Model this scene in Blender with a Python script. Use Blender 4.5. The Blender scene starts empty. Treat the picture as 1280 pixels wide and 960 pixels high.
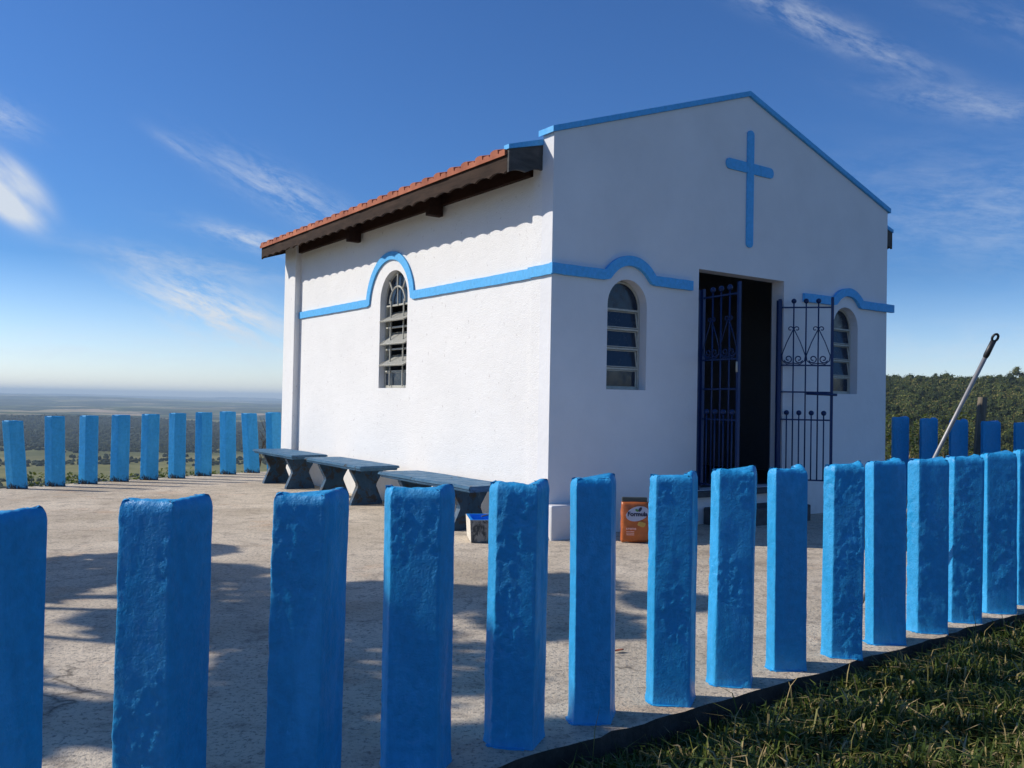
import bpy, bmesh, math, random
import numpy as np
from mathutils import Vector, Matrix, noise
from mathutils.geometry import tessellate_polygon

R = math.radians
rnd = random.Random(7)
scene = bpy.context.scene
COL = scene.collection

# ------------------------------------------------------------------ solved view
F_PX, PITCH, ROLL, EYE = 1102.04, 0.0197, 0.0189, 1.2
HX, HY, YAW, W, L, Z_EAVE, Z_APEX = 0.3322, 7.7787, 0.613, 5.1691, 6.42, 3.60, 4.47
SUN_DIR = Vector((-0.994, 0.11, 0.70)).normalized()          # towards the sun

# ------------------------------------------------------------------ materials
def mat(name):
    m = bpy.data.materials.new(name); m.use_nodes = True
    nt = m.node_tree
    b = nt.nodes['Principled BSDF']
    return m, nt, b
def N(nt, t, **kw):
    n = nt.nodes.new(t)
    for k, v in kw.items():
        if k in n.inputs: n.inputs[k].default_value = v
        else: setattr(n, k, v)
    return n
def coords(nt, scale=(1, 1, 1), kind='Object', rot=(0, 0, 0)):
    tc = N(nt, 'ShaderNodeTexCoord'); mp = N(nt, 'ShaderNodeMapping')
    mp.inputs['Scale'].default_value = scale; mp.inputs['Rotation'].default_value = rot
    nt.links.new(tc.outputs[kind], mp.inputs['Vector']); return mp.outputs['Vector']
def geo_pos(nt, scale=(1, 1, 1)):
    g = N(nt, 'ShaderNodeNewGeometry'); mp = N(nt, 'ShaderNodeMapping'); mp.inputs['Scale'].default_value = scale
    nt.links.new(g.outputs['Position'], mp.inputs['Vector']); return mp.outputs['Vector']
def tex(nt, vec, scale, detail=4, rough=0.55, dist=0.0):
    n = N(nt, 'ShaderNodeTexNoise', Scale=scale, Detail=detail, Roughness=rough, Distortion=dist)
    nt.links.new(vec, n.inputs['Vector']); return n.outputs['Fac']
def ramp(nt, fac, stops):
    r = N(nt, 'ShaderNodeValToRGB'); cr = r.color_ramp
    while len(cr.elements) < len(stops): cr.elements.new(0.5)
    for e, (p, c) in zip(cr.elements, stops):
        e.position = p; e.color = (*c, 1) if len(c) == 3 else c
    nt.links.new(fac, r.inputs['Fac']); return r.outputs['Color']
def g3(v): return (v, v, v)
def mixc(nt, fac, a, b, mode='MIX'):
    m = N(nt, 'ShaderNodeMix', data_type='RGBA', blend_type=mode)
    for sock, v in ((m.inputs[0], fac), (m.inputs[6], a), (m.inputs[7], b)):
        if hasattr(v, 'is_linked') or hasattr(v, 'links'): nt.links.new(v, sock)
        else: sock.default_value = (*v, 1) if isinstance(v, tuple) and len(v) == 3 else v
    return m.outputs[2]
def bump(nt, b, h, strength=0.5, dist=0.01, prev=None):
    n = N(nt, 'ShaderNodeBump', Strength=strength, Distance=dist)
    nt.links.new(h, n.inputs['Height'])
    if prev: nt.links.new(prev, n.inputs['Normal'])
    nt.links.new(n.outputs['Normal'], b.inputs['Normal']); return n.outputs['Normal']

def m_plaster(name, base, sc=70, strength=0.5, dist=0.006, dirt=0.06):
    m, nt, b = mat(name); v = geo_pos(nt)
    big = tex(nt, v, 1.3, 5, 0.6); fine = tex(nt, v, sc, 3, 0.6); med = tex(nt, v, 9, 4, 0.6)
    c = ramp(nt, big, [(0.3, tuple(x * (1 - dirt) for x in base)), (0.65, base)])
    pos = N(nt, 'ShaderNodeNewGeometry'); sp = N(nt, 'ShaderNodeSeparateXYZ'); nt.links.new(pos.outputs['Position'], sp.inputs[0])
    low = N(nt, 'ShaderNodeMapRange'); low.inputs[1].default_value = 0.05; low.inputs[2].default_value = 0.5
    low.inputs[3].default_value = 0.55; low.inputs[4].default_value = 0.0
    nt.links.new(sp.outputs['Z'], low.inputs[0])
    mul = N(nt, 'ShaderNodeMath', operation='MULTIPLY'); nt.links.new(low.outputs[0], mul.inputs[0]); nt.links.new(med, mul.inputs[1])
    c = mixc(nt, mul.outputs[0], c, (0.42, 0.36, 0.30))
    nt.links.new(c, b.inputs['Base Color']); b.inputs['Roughness'].default_value = 0.85
    n1 = bump(nt, b, big, 0.25, 0.03)
    n2 = bump(nt, b, med, 0.35, 0.012, n1)
    bump(nt, b, fine, strength, dist, n2)
    return m
M = {}
M['plaster'] = m_plaster('white_limewash_plaster', (0.80, 0.79, 0.775), 95, 0.9, 0.006)
_nt = M['plaster'].node_tree; _b = _nt.nodes['Principled BSDF']; _src = _b.inputs['Base Color'].links[0].from_socket
_pit = ramp(_nt, tex(_nt, geo_pos(_nt, (1, 1, 0.6)), 30, 4, 0.7), [(0.30, g3(0.75)), (0.36, g3(0))])
_nt.links.new(mixc(_nt, _pit, _src, (0.42, 0.38, 0.36)), _b.inputs['Base Color'])
M['plaster_smooth'] = m_plaster('white_smooth_plaster', (0.76, 0.76, 0.77), 40, 0.3, 0.004, 0.09)
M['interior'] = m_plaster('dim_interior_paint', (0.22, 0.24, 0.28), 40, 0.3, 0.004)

def m_blue(name, base=(0.020, 0.300, 0.61), sc=1.0, wear=0.0, gloss=(0.30, 0.62), bumpy=1.0, patch=1.0):
    m, nt, b = mat(name); v = coords(nt, (1, 1, 1)); vs = coords(nt, (1, 1, 0.28))
    oi = N(nt, 'ShaderNodeObjectInfo')
    add = N(nt, 'ShaderNodeVectorMath', operation='ADD'); mulv = N(nt, 'ShaderNodeVectorMath', operation='SCALE')
    comb = N(nt, 'ShaderNodeCombineXYZ'); nt.links.new(oi.outputs['Random'], comb.inputs[0]); nt.links.new(oi.outputs['Random'], comb.inputs[2])
    nt.links.new(comb.outputs[0], mulv.inputs[0]); mulv.inputs['Scale'].default_value = 37.0
    nt.links.new(v, add.inputs[0]); nt.links.new(mulv.outputs[0], add.inputs[1]); v2 = add.outputs[0]
    add2 = N(nt, 'ShaderNodeVectorMath', operation='ADD'); nt.links.new(vs, add2.inputs[0]); nt.links.new(mulv.outputs[0], add2.inputs[1]); vs2 = add2.outputs[0]
    big = tex(nt, vs2, 7, 4, 0.6, 0.3); fine = tex(nt, v2, 120, 3, 0.65); med = tex(nt, v2, 28, 5, 0.65)
    c = ramp(nt, med, [(0.3, tuple(x * 0.86 for x in base)), (0.7, tuple(min(1, x * 1.1) for x in base))])
    # ragged paler strokes and patches: glossy sheen put into the base colour
    st = ramp(nt, tex(nt, vs2, 16, 6, 0.75, 0.8), [(0.62, g3(0)), (0.68, g3(0.4 * patch))])
    st2 = ramp(nt, tex(nt, vs2, 5.5, 7, 0.7, 0.5), [(0.52, g3(0)), (0.66, g3(0.35 * patch))])
    c = mixc(nt, st2, c, tuple(min(1, x * 1.45 + 0.04) for x in base))
    c = mixc(nt, st, c, tuple(min(1, x * 1.7 + 0.06) for x in base))
    if wear > 0:
        wm = ramp(nt, tex(nt, v2, 9, 7, 0.72, 0.6), [(0.70 - wear, g3(0)), (0.74 - wear, g3(1))])
        c = mixc(nt, wm, c, (0.035, 0.04, 0.045))
    nt.links.new(c, b.inputs['Base Color'])
    r = ramp(nt, big, [(0.42, g3(gloss[1])), (0.58, g3(gloss[0]))]); nt.links.new(r, b.inputs['Roughness'])
    b.inputs['Specular IOR Level'].default_value = 0.38
    n1 = bump(nt, b, big, 0.5 * bumpy, 0.02); n2 = bump(nt, b, med, 0.55 * bumpy, 0.008, n1); bump(nt, b, fine, 0.6 * bumpy, 0.0035, n2)
    return m
M['blue'] = m_blue('sky_blue_gloss_paint')
M['band'] = m_blue('blue_trim_paint', (0.09, 0.42, 0.80), gloss=(0.6, 0.75), bumpy=0.35, patch=0.0)
M['gate'] = m_blue('navy_gate_enamel', (0.005, 0.028, 0.11), gloss=(0.35, 0.5), bumpy=0.2, patch=0.0)
M['bench_leg'] = m_blue('stained_blue_bench_leg', (0.022, 0.07, 0.13), wear=0.19, gloss=(0.5, 0.75), bumpy=1.1)
M['bench'] = m_blue('weathered_blue_bench_paint', (0.05, 0.14, 0.24), wear=0.10, gloss=(0.5, 0.75), bumpy=1.1)

def m_simple(name, base, rough=0.6, metal=0.0, sc=20, var=0.2, bs=0.3, bd=0.004):
    m, nt, b = mat(name); v = coords(nt)
    n = tex(nt, v, sc, 5, 0.6)
    c = ramp(nt, n, [(0.3, tuple(x * (1 - var) for x in base)), (0.7, tuple(min(1, x * (1 + var)) for x in base))])
    nt.links.new(c, b.inputs['Base Color']); b.inputs['Roughness'].default_value = rough; b.inputs['Metallic'].default_value = metal
    bump(nt, b, n, bs, bd); return m
M['steel_frame'] = m_simple('grey_painted_steel', (0.44, 0.43, 0.37), 0.5, 0.0, 30, 0.15)
M['aluminium'] = m_simple('brushed_aluminium_tube', (0.25, 0.245, 0.25), 0.5, 0.4, 40, 0.12, 0.05)
M['grip'] = m_simple('black_plastic_grip', (0.02, 0.02, 0.022), 0.45)
M['foam_inside'] = m_simple('wet_blue_paint', (0.03, 0.30, 0.80), 0.25, 0, 20, 0.1)
M['leaf_red'] = m_simple('dry_reddish_leaf', (0.30, 0.09, 0.05), 0.7)
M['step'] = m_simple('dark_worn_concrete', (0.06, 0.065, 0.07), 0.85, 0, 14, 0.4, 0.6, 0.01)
M['bag'] = m_simple('orange_printed_sack', (0.46, 0.118, 0.026), 0.4, 0, 9, 0.22, 0.6, 0.012)
M['bag_dark'] = m_simple('dark_sack_fold', (0.05, 0.06, 0.05), 0.5)
M['label_white'] = m_simple('pale_printed_oval', (0.42, 0.45, 0.55), 0.45, 0, 12, 0.08)
M['ink'] = m_simple('dark_blue_ink', (0.012, 0.018, 0.06), 0.5)
M['ink_pale'] = m_simple('pale_print_ink', (0.75, 0.45, 0.38), 0.5)
M['ink_green'] = m_simple('green_print_ink', (0.08, 0.22, 0.06), 0.5)
M['ink_gold'] = m_simple('yellow_print_ink', (0.55, 0.33, 0.07), 0.5)

def m_glass():
    m, nt, b = mat('window_glass'); v = coords(nt)
    b.inputs['Base Color'].default_value = (0.012, 0.022, 0.04, 1); b.inputs['Roughness'].default_value = 0.12
    b.inputs['Specular IOR Level'].default_value = 0.4; b.inputs['Alpha'].default_value = 1
    n = tex(nt, v, 25, 3); bump(nt, b, n, 0.15, 0.002)
    r = ramp(nt, tex(nt, v, 14, 5, 0.7), [(0.4, g3(0.08)), (0.75, g3(0.45))]); nt.links.new(r, b.inputs['Roughness'])
    return m
M['glass'] = m_glass()
M['glass_sunlit'] = m_simple('sunlit_patterned_glass', (0.34, 0.34, 0.31), 0.35, 0, 60, 0.35, 0.5, 0.003)  # sunlight on the tilted textured panes, put into a paler base colour

def m_foam():
    m, nt, b = mat('paint_stained_styrofoam'); v = coords(nt)
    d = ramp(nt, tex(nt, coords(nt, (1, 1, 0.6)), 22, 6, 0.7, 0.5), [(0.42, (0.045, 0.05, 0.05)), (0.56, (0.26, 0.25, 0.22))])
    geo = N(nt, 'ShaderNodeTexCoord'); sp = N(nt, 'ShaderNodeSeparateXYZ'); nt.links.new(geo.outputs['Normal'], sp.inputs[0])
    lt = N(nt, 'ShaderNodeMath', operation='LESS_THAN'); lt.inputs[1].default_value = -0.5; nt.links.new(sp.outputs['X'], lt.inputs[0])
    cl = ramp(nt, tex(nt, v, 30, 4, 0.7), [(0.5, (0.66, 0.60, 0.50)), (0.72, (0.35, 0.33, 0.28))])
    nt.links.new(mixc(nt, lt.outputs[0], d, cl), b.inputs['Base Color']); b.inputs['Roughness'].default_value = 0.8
    bump(nt, b, tex(nt, v, 90, 3), 0.4, 0.004); return m
M['foam'] = m_foam()

def m_wood(name, a, c_, grain=(2, 2, 40)):
    m, nt, b = mat(name); v = coords(nt, grain)
    n = tex(nt, v, 1.5, 6, 0.65, 0.4); n2 = tex(nt, coords(nt), 5, 4)
    c = ramp(nt, n, [(0.3, a), (0.7, c_)])
    c = mixc(nt, ramp(nt, n2, [(0.45, g3(0)), (0.7, g3(0.55))]), c, tuple(0.5 * (p_ + q_) * 1.3 for p_, q_ in zip(a, c_)))
    nt.links.new(c, b.inputs['Base Color']); b.inputs['Roughness'].default_value = 0.8; b.inputs['Specular IOR Level'].default_value = 0.12
    bump(nt, b, n, 0.5, 0.006); return m
M['fascia'] = m_wood('weathered_dark_wood', (0.018, 0.011, 0.008), (0.062, 0.038, 0.026), (12, 2, 12))
M['soffit'] = m_wood('dark_red_soffit_wood', (0.02, 0.010, 0.008), (0.05, 0.024, 0.017), (12, 2, 12))
M['post_wood'] = m_wood('old_split_wood', (0.10, 0.085, 0.065), (0.26, 0.22, 0.17), (14, 14, 1.6))
M['grey_board'] = m_wood('grey_end_board', (0.05, 0.05, 0.05), (0.11, 0.105, 0.10), (3, 3, 12))

def m_tile():
    m, nt, b = mat('terracotta_tile'); v = coords(nt)
    n = tex(nt, v, 3.5, 4, 0.6); c = ramp(nt, n, [(0.3, (0.26, 0.065, 0.028)), (0.7, (0.50, 0.16, 0.075))])
    nt.links.new(c, b.inputs['Base Color']); b.inputs['Roughness'].default_value = 0.85
    bump(nt, b, tex(nt, v, 60, 3), 0.4, 0.004); return m
M['tile'] = m_tile()

def m_concrete():
    m, nt, b = mat('rough_aggregate_concrete'); v = geo_pos(nt)
    big = tex(nt, v, 0.9, 5, 0.6, 0.3); med = tex(nt, v, 6, 6, 0.7); fine = tex(nt, v, 85, 3, 0.7); grit = tex(nt, v, 42, 5, 0.8)
    c = ramp(nt, big, [(0.3, (0.45, 0.365, 0.26)), (0.6, (0.68, 0.575, 0.44)), (0.8, (0.76, 0.65, 0.50))])
    c = mixc(nt, ramp(nt, med, [(0.5, g3(0)), (0.70, g3(0.8))]), c, (0.23, 0.185, 0.145))
    c = mixc(nt, ramp(nt, tex(nt, v, 1.6, 5, 0.65), [(0.58, g3(0)), (0.68, g3(0.5))]), c, (0.56, 0.37, 0.23))
    c = mixc(nt, ramp(nt, grit, [(0.39, g3(0.8)), (0.48, g3(0))]), c, (0.14, 0.125, 0.11))
    c = mixc(nt, ramp(nt, fine, [(0.62, g3(0)), (0.72, g3(0.7))]), c, (0.70, 0.64, 0.55))
    vor = N(nt, 'ShaderNodeTexVoronoi', feature='DISTANCE_TO_EDGE', Scale=0.42); 
    vd = N(nt, 'ShaderNodeVectorMath', operation='ADD'); nn = N(nt, 'ShaderNodeTexNoise', Scale=2.2, Detail=6); nt.links.new(v, nn.inputs['Vector'])
    sc_ = N(nt, 'ShaderNodeVectorMath', operation='SCALE'); sc_.inputs['Scale'].default_value = 0.55
    nt.links.new(nn.outputs['Color'], sc_.inputs[0]); nt.links.new(v, vd.inputs[0]); nt.links.new(sc_.outputs[0], vd.inputs[1]); nt.links.new(vd.outputs[0], vor.inputs['Vector'])
    crack = ramp(nt, vor.outputs['Distance'], [(0.0, g3(0.8)), (0.0045, g3(0))])
    gate = ramp(nt, tex(nt, v, 0.7, 2), [(0.56, g3(0)), (0.64, g3(1))])
    cm = N(nt, 'ShaderNodeMath', operation='MULTIPLY'); nt.links.new(crack, cm.inputs[0]); nt.links.new(gate, cm.inputs[1])
    c = mixc(nt, cm.outputs[0], c, (0.05, 0.04, 0.03))
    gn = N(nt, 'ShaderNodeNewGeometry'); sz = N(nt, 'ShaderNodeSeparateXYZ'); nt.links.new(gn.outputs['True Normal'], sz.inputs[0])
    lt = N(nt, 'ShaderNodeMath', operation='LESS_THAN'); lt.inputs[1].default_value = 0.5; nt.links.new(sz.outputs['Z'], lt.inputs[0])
    c = mixc(nt, lt.outputs[0], c, ramp(nt, med, [(0.4, (0.025, 0.025, 0.022)), (0.75, (0.10, 0.09, 0.075))]))  # steep kerb faces: mould and soil stain, plus shade put into the colour
    nt.links.new(c, b.inputs['Base Color']); b.inputs['Roughness'].default_value = 0.9
    n1 = bump(nt, b, med, 0.4, 0.02); n2 = bump(nt, b, grit, 1.0, 0.012, n1); bump(nt, b, fine, 0.7, 0.004, n2)
    return m
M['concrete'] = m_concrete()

def m_terrain():
    m, nt, b = mat('valley_fields_and_woods'); v = geo_pos(nt)
    vw = N(nt, 'ShaderNodeVectorMath', operation='ADD'); nn = N(nt, 'ShaderNodeTexNoise', Scale=0.0016, Detail=5); nt.links.new(v, nn.inputs['Vector'])
    s = N(nt, 'ShaderNodeVectorMath', operation='SCALE'); s.inputs['Scale'].default_value = 900
    nt.links.new(nn.outputs['Color'], s.inputs[0]); nt.links.new(v, vw.inputs[0]); nt.links.new(s.outputs[0], vw.inputs[1])
    vo = N(nt, 'ShaderNodeTexVoronoi', Scale=0.0011); nt.links.new(vw.outputs[0], vo.inputs['Vector'])
    sp = N(nt, 'ShaderNodeSeparateColor'); nt.links.new(vo.outputs['Color'], sp.inputs[0])
    field = ramp(nt, sp.outputs[0], [(0.0, (0.06, 0.085, 0.03)), (0.25, (0.16, 0.17, 0.06)), (0.45, (0.05, 0.07, 0.03)), (0.6, (0.34, 0.27, 0.14)), (0.8, (0.10, 0.13, 0.045)), (0.93, (0.42, 0.31, 0.20))])
    pasture = ramp(nt, tex(nt, v, 0.012, 6, 0.65), [(0.35, (0.13, 0.135, 0.045)), (0.65, (0.23, 0.21, 0.075))])
    dist = N(nt, 'ShaderNodeVectorMath', operation='LENGTH'); nt.links.new(v, dist.inputs[0])
    far = N(nt, 'ShaderNodeMapRange'); far.inputs[1].default_value = 1800; far.inputs[2].default_value = 3200; nt.links.new(dist.outputs['Value'], far.inputs[0])
    c = mixc(nt, far.outputs[0], pasture, field)
    wood = ramp(nt, tex(nt, v, 0.0011, 7, 0.62, 0.5), [(0.46, g3(0)), (0.50, g3(1))])
    wf = N(nt, 'ShaderNodeMath', operation='MULTIPLY'); nt.links.new(wood, wf.inputs[0]); nt.links.new(far.outputs[0], wf.inputs[1])
    c = mixc(nt, wf.outputs[0], c, ramp(nt, tex(nt, v, 0.03, 4, 0.7), [(0.3, (0.014, 0.024, 0.013)), (0.7, (0.04, 0.055, 0.022))]))
    near = N(nt, 'ShaderNodeMapRange'); near.inputs[1].default_value = 15; near.inputs[2].default_value = 60; nt.links.new(dist.outputs['Value'], near.inputs[0])
    soil = ramp(nt, tex(nt, v, 9, 6, 0.7), [(0.35, (0.03, 0.03, 0.014)), (0.7, (0.10, 0.085, 0.035))])
    c = mixc(nt, near.outputs[0], soil, c)
    nt.links.new(c, b.inputs['Base Color']); b.inputs['Roughness'].default_value = 1.0; b.inputs['Specular IOR Level'].default_value = 0.1
    return m
M['terrain'] = m_terrain()

def m_foliage(name, cols, attr=True, rough=0.6, trans=0.0):
    m, nt, b = mat(name)
    a = N(nt, 'ShaderNodeAttribute', attribute_name='tint')
    c = ramp(nt, a.outputs['Fac'], [(i / (len(cols) - 1), col) for i, col in enumerate(cols)])
    nt.links.new(c, b.inputs['Base Color']); b.inputs['Roughness'].default_value = rough
    b.inputs['Specular IOR Level'].default_value = 0.25
    if trans:
        t = N(nt, 'ShaderNodeBsdfTranslucent'); nt.links.new(c, t.inputs['Color'])
        mx = N(nt, 'ShaderNodeMixShader'); mx.inputs[0].default_value = trans
        out = nt.nodes['Material Output']; nt.links.new(b.outputs[0], mx.inputs[1]); nt.links.new(t.outputs[0], mx.inputs[2]); nt.links.new(mx.outputs[0], out.inputs['Surface'])
    return m
M['grass'] = m_foliage('meadow_grass', [(0.028, 0.052, 0.010), (0.068, 0.106, 0.018), (0.13, 0.165, 0.03), (0.32, 0.26, 0.095), (0.50, 0.38, 0.19)], trans=0.25)
M['weed'] = m_foliage('weed_leaves', [(0.05, 0.09, 0.02), (0.12, 0.16, 0.04), (0.20, 0.22, 0.06)], trans=0.3)
M['dry'] = m_foliage('dry_grass', [(0.20, 0.12, 0.04), (0.36, 0.24, 0.09), (0.50, 0.36, 0.16)], trans=0.25)
M['forest'] = m_foliage('forest_crowns', [(0.010, 0.018, 0.005), (0.050, 0.070, 0.014), (0.125, 0.135, 0.028), (0.22, 0.175, 0.06)], rough=0.9)
M['woodland'] = m_foliage('valley_woodland_crowns', [(0.010, 0.020, 0.010), (0.024, 0.038, 0.016), (0.05, 0.06, 0.022)], rough=1.0)
M['tree_leaf'] = m_foliage('tree_leaves', [(0.02, 0.04, 0.01), (0.05, 0.09, 0.02)], trans=0.2)
M['bark'] = m_wood('tree_bark', (0.05, 0.035, 0.025), (0.12, 0.09, 0.06), (6, 6, 1.5))

# ------------------------------------------------------------------ object helpers
def link(name, me, m=None, parent=None):
    o = bpy.data.objects.new(name, me); COL.objects.link(o)
    if m is not None and me is not None: me.materials.append(m)
    if parent is not None: o.parent = parent
    return o
def tag(o, label=None, cat=None, group=None, kind=None):
    if label: o['label'] = label
    if cat: o['category'] = cat
    if group: o['group'] = group
    if kind: o['kind'] = kind
    return o
def empty(name, loc=(0, 0, 0), rz=0.0):
    o = bpy.data.objects.new(name, None); COL.objects.link(o); o.location = loc; o.rotation_euler.z = rz
    o.empty_display_size = 0.1; return o
def bm_mesh(bm, name, smooth=False):
    me = bpy.data.meshes.new(name); bm.normal_update(); bm.to_mesh(me); bm.free()
    if smooth: me.polygons.foreach_set('use_smooth', [True] * len(me.polygons))
    return me
def np_mesh(name, V, Fc, tint=None, smooth=False):
    """V (n,3), Fc (m,k) uniform polygons, tint per vertex"""
    me = bpy.data.meshes.new(name); V = np.asarray(V, np.float32); Fc = np.asarray(Fc, np.int32)
    k = Fc.shape[1]
    me.vertices.add(len(V)); me.vertices.foreach_set('co', V.ravel())
    me.loops.add(Fc.size); me.loops.foreach_set('vertex_index', Fc.ravel())
    me.polygons.add(len(Fc)); me.polygons.foreach_set('loop_start', np.arange(len(Fc), dtype=np.int32) * k)
    me.polygons.foreach_set('use_smooth', np.full(len(Fc), smooth))
    me.update(calc_edges=True)
    if tint is not None:
        a = me.attributes.new('tint', 'FLOAT', 'POINT'); a.data.foreach_set('value', np.asarray(tint, np.float32))
    return me
def box(bm, x0, x1, y0, y1, z0, z1, bev=0.0):
    vs = [bm.verts.new(p) for p in ((x0, y0, z0), (x1, y0, z0), (x1, y1, z0), (x0, y1, z0), (x0, y0, z1), (x1, y0, z1), (x1, y1, z1), (x0, y1, z1))]
    fs = [bm.faces.new([vs[i] for i in q]) for q in ((0, 3, 2, 1), (4, 5, 6, 7), (0, 1, 5, 4), (1, 2, 6, 5), (2, 3, 7, 6), (3, 0, 4, 7))]
    if bev > 0:
        es = list({e for f in fs for e in f.edges})
        bmesh.ops.bevel(bm, geom=es, offset=bev, segments=2, profile=0.5, affect='EDGES')
def box_obj(name, m, parent, *a, bev=0.0):
    bm = bmesh.new(); box(bm, *a, bev=bev); return link(name, bm_mesh(bm, name), m, parent)
def plate(bm, outer, holes, d0, d1, mp):
    """2-D outline with holes extruded between depths d0 and d1; mp(a, b, d) -> point"""
    loops = [outer] + holes
    pts3 = [[Vector((a, b, 0)) for a, b in lp] for lp in loops]
    tris = tessellate_polygon(pts3)
    flat = [p for lp in loops for p in lp]
    v0 = [bm.verts.new(mp(a, b, d0)) for a, b in flat]; v1 = [bm.verts.new(mp(a, b, d1)) for a, b in flat]
    for t in tris:
        try: bm.faces.new([v0[i] for i in t]); bm.faces.new([v1[i] for i in reversed(t)])
        except ValueError: pass
    k = 0
    for lp in loops:
        n = len(lp)
        for i in range(n):
            j = (i + 1) % n
            try: bm.faces.new([v0[k + i], v0[k + j], v1[k + j], v1[k + i]])
            except ValueError: pass
        k += n
    bmesh.ops.recalc_face_normals(bm, faces=bm.faces[:])
def tube(bm, pts, r, sides=8, cap=True):
    pts = [Vector(p) for p in pts]; rings = []
    up = Vector((0.13, 0.31, 0.94)).normalized()
    for i, p in enumerate(pts):
        d = (pts[min(i + 1, len(pts) - 1)] - pts[max(i - 1, 0)]).normalized()
        a = d.cross(up)
        if a.length < 0.05: a = d.cross(Vector((1, 0, 0)))
        a.normalize(); b_ = d.cross(a)
        rr = r[i] if isinstance(r, (list, tuple)) else r
        rings.append([bm.verts.new(p + (a * math.cos(t) + b_ * math.sin(t)) * rr) for t in [2 * math.pi * k / sides for k in range(sides)]])
    for r0, r1 in zip(rings, rings[1:]):
        for k in range(sides): bm.faces.new([r0[k], r0[(k + 1) % sides], r1[(k + 1) % sides], r1[k]])
    if cap: bm.faces.new(rings[0]); bm.faces.new(rings[-1][::-1])
def ball(bm, c, r, u=10, v=8):
    bmesh.ops.create_uvsphere(bm, u_segments=u, v_segments=v, radius=r, matrix=Matrix.Translation(c))
def recalc(bm): bmesh.ops.recalc_face_normals(bm, faces=bm.faces[:])

def hpt(u, v, z=0.0):          # chapel coordinates -> world
    c, s = math.cos(YAW), math.sin(YAW)
    return Vector((HX + u * c - v * s, HY + u * s + v * c, z))

# ------------------------------------------------------------------ terrain
def sstep(a, b, x):
    t = np.clip((x - a) / (b - a), 0, 1); return t * t * (3 - 2 * t)
def vnoise(x, y, s, seed=0):
    out = np.zeros(x.shape); f = 1.0 / s; amp = 1.0; tot = 0
    for o in range(4):
        ph = seed * 13.7 + o * 5.1
        out += amp * (np.sin(x * f * 1.0 + ph + 1.7 * np.sin(y * f * 0.9 + ph)) * np.cos(y * f * 1.1 - ph * 0.7 + 1.3 * np.sin(x * f * 0.7 + ph * 2)))
        tot += amp; amp *= 0.5; f *= 2.1
    return out / tot
def height(x, y):
    r = np.sqrt(x * x + y * y) + 1e-6
    az = np.degrees(np.arctan2(x, y))
    prof_r = np.array([0, 14, 22, 40, 90, 200, 450, 900, 1600, 3000, 6000, 12000, 24000, 42000])
    prof_z = np.array([0, -0.05, -0.9, -3.6, -11, -28, -62, -104, -135, -150, -150, -140, -125, -110])
    zl = np.interp(r, prof_r, prof_z)
    right_r = np.array([0, 14, 22, 40, 90, 200, 420, 620, 900, 1050, 2000, 42000])
    right_z = np.array([0, 0.0, -0.5, -2.6, -8, -19, -26, -4, 25, 27, 24, 20])
    zr = np.interp(r, right_r, right_z)
    w = sstep(8, 17, az) * (1 - sstep(100, 140, az))
    z = zl * (1 - w) + zr * w
    z = z + sstep(200, 900, r) * (1 - w) * 9 * vnoise(x, y, 330, 1)
    z = z + sstep(2500, 6000, r) * (1 - w) * 34 * vnoise(x, y, 1500, 2)
    z = z + sstep(9000, 20000, r) * (1 - w) * 105 * (vnoise(x, y, 3800, 3) + 0.15)
    z = z + w * sstep(300, 700, r) * 3.0 * vnoise(x, y, 120, 4)
    z = z - 0.15 + 0.045 * (1 - sstep(5, 9, r)) + sstep(6, 12, r) * (1 - sstep(20, 40, r)) * 0.03 * vnoise(x, y, 1.2, 5)
    # ground stands a little higher to the right of the chapel
    z = z + 0.14 * sstep(9.2, 10.8, y) * sstep(4.2, 5.2, x) * (1 - sstep(16, 22, r))
    return z
radii = np.concatenate([np.linspace(0.6, 24, 60), np.geomspace(25, 36000, 230)])
azs = np.unique(np.concatenate([np.linspace(-180, -45, 46), np.linspace(-45, 45, 421), np.linspace(45, 180, 46)]))[:-1]
RR, AA = np.meshgrid(radii, np.radians(azs), indexing='ij')
X, Y = RR * np.sin(AA), RR * np.cos(AA); Z = height(X, Y)
V = np.stack([X.ravel(), Y.ravel(), Z.ravel()], 1); nr, na = X.shape
I = np.arange(nr * na).reshape(nr, na); J = np.roll(I, -1, axis=1)
Fq = np.stack([I[:-1].ravel(), J[:-1].ravel(), J[1:].ravel(), I[1:].ravel()], 1)[:, ::-1]
V = np.vstack([V, [[0, 0, -0.15]]])
Fq = np.vstack([Fq])
terr = link('terrain', np_mesh('terrain', V, Fq, smooth=True), M['terrain']); tag(terr, kind='structure')

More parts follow.
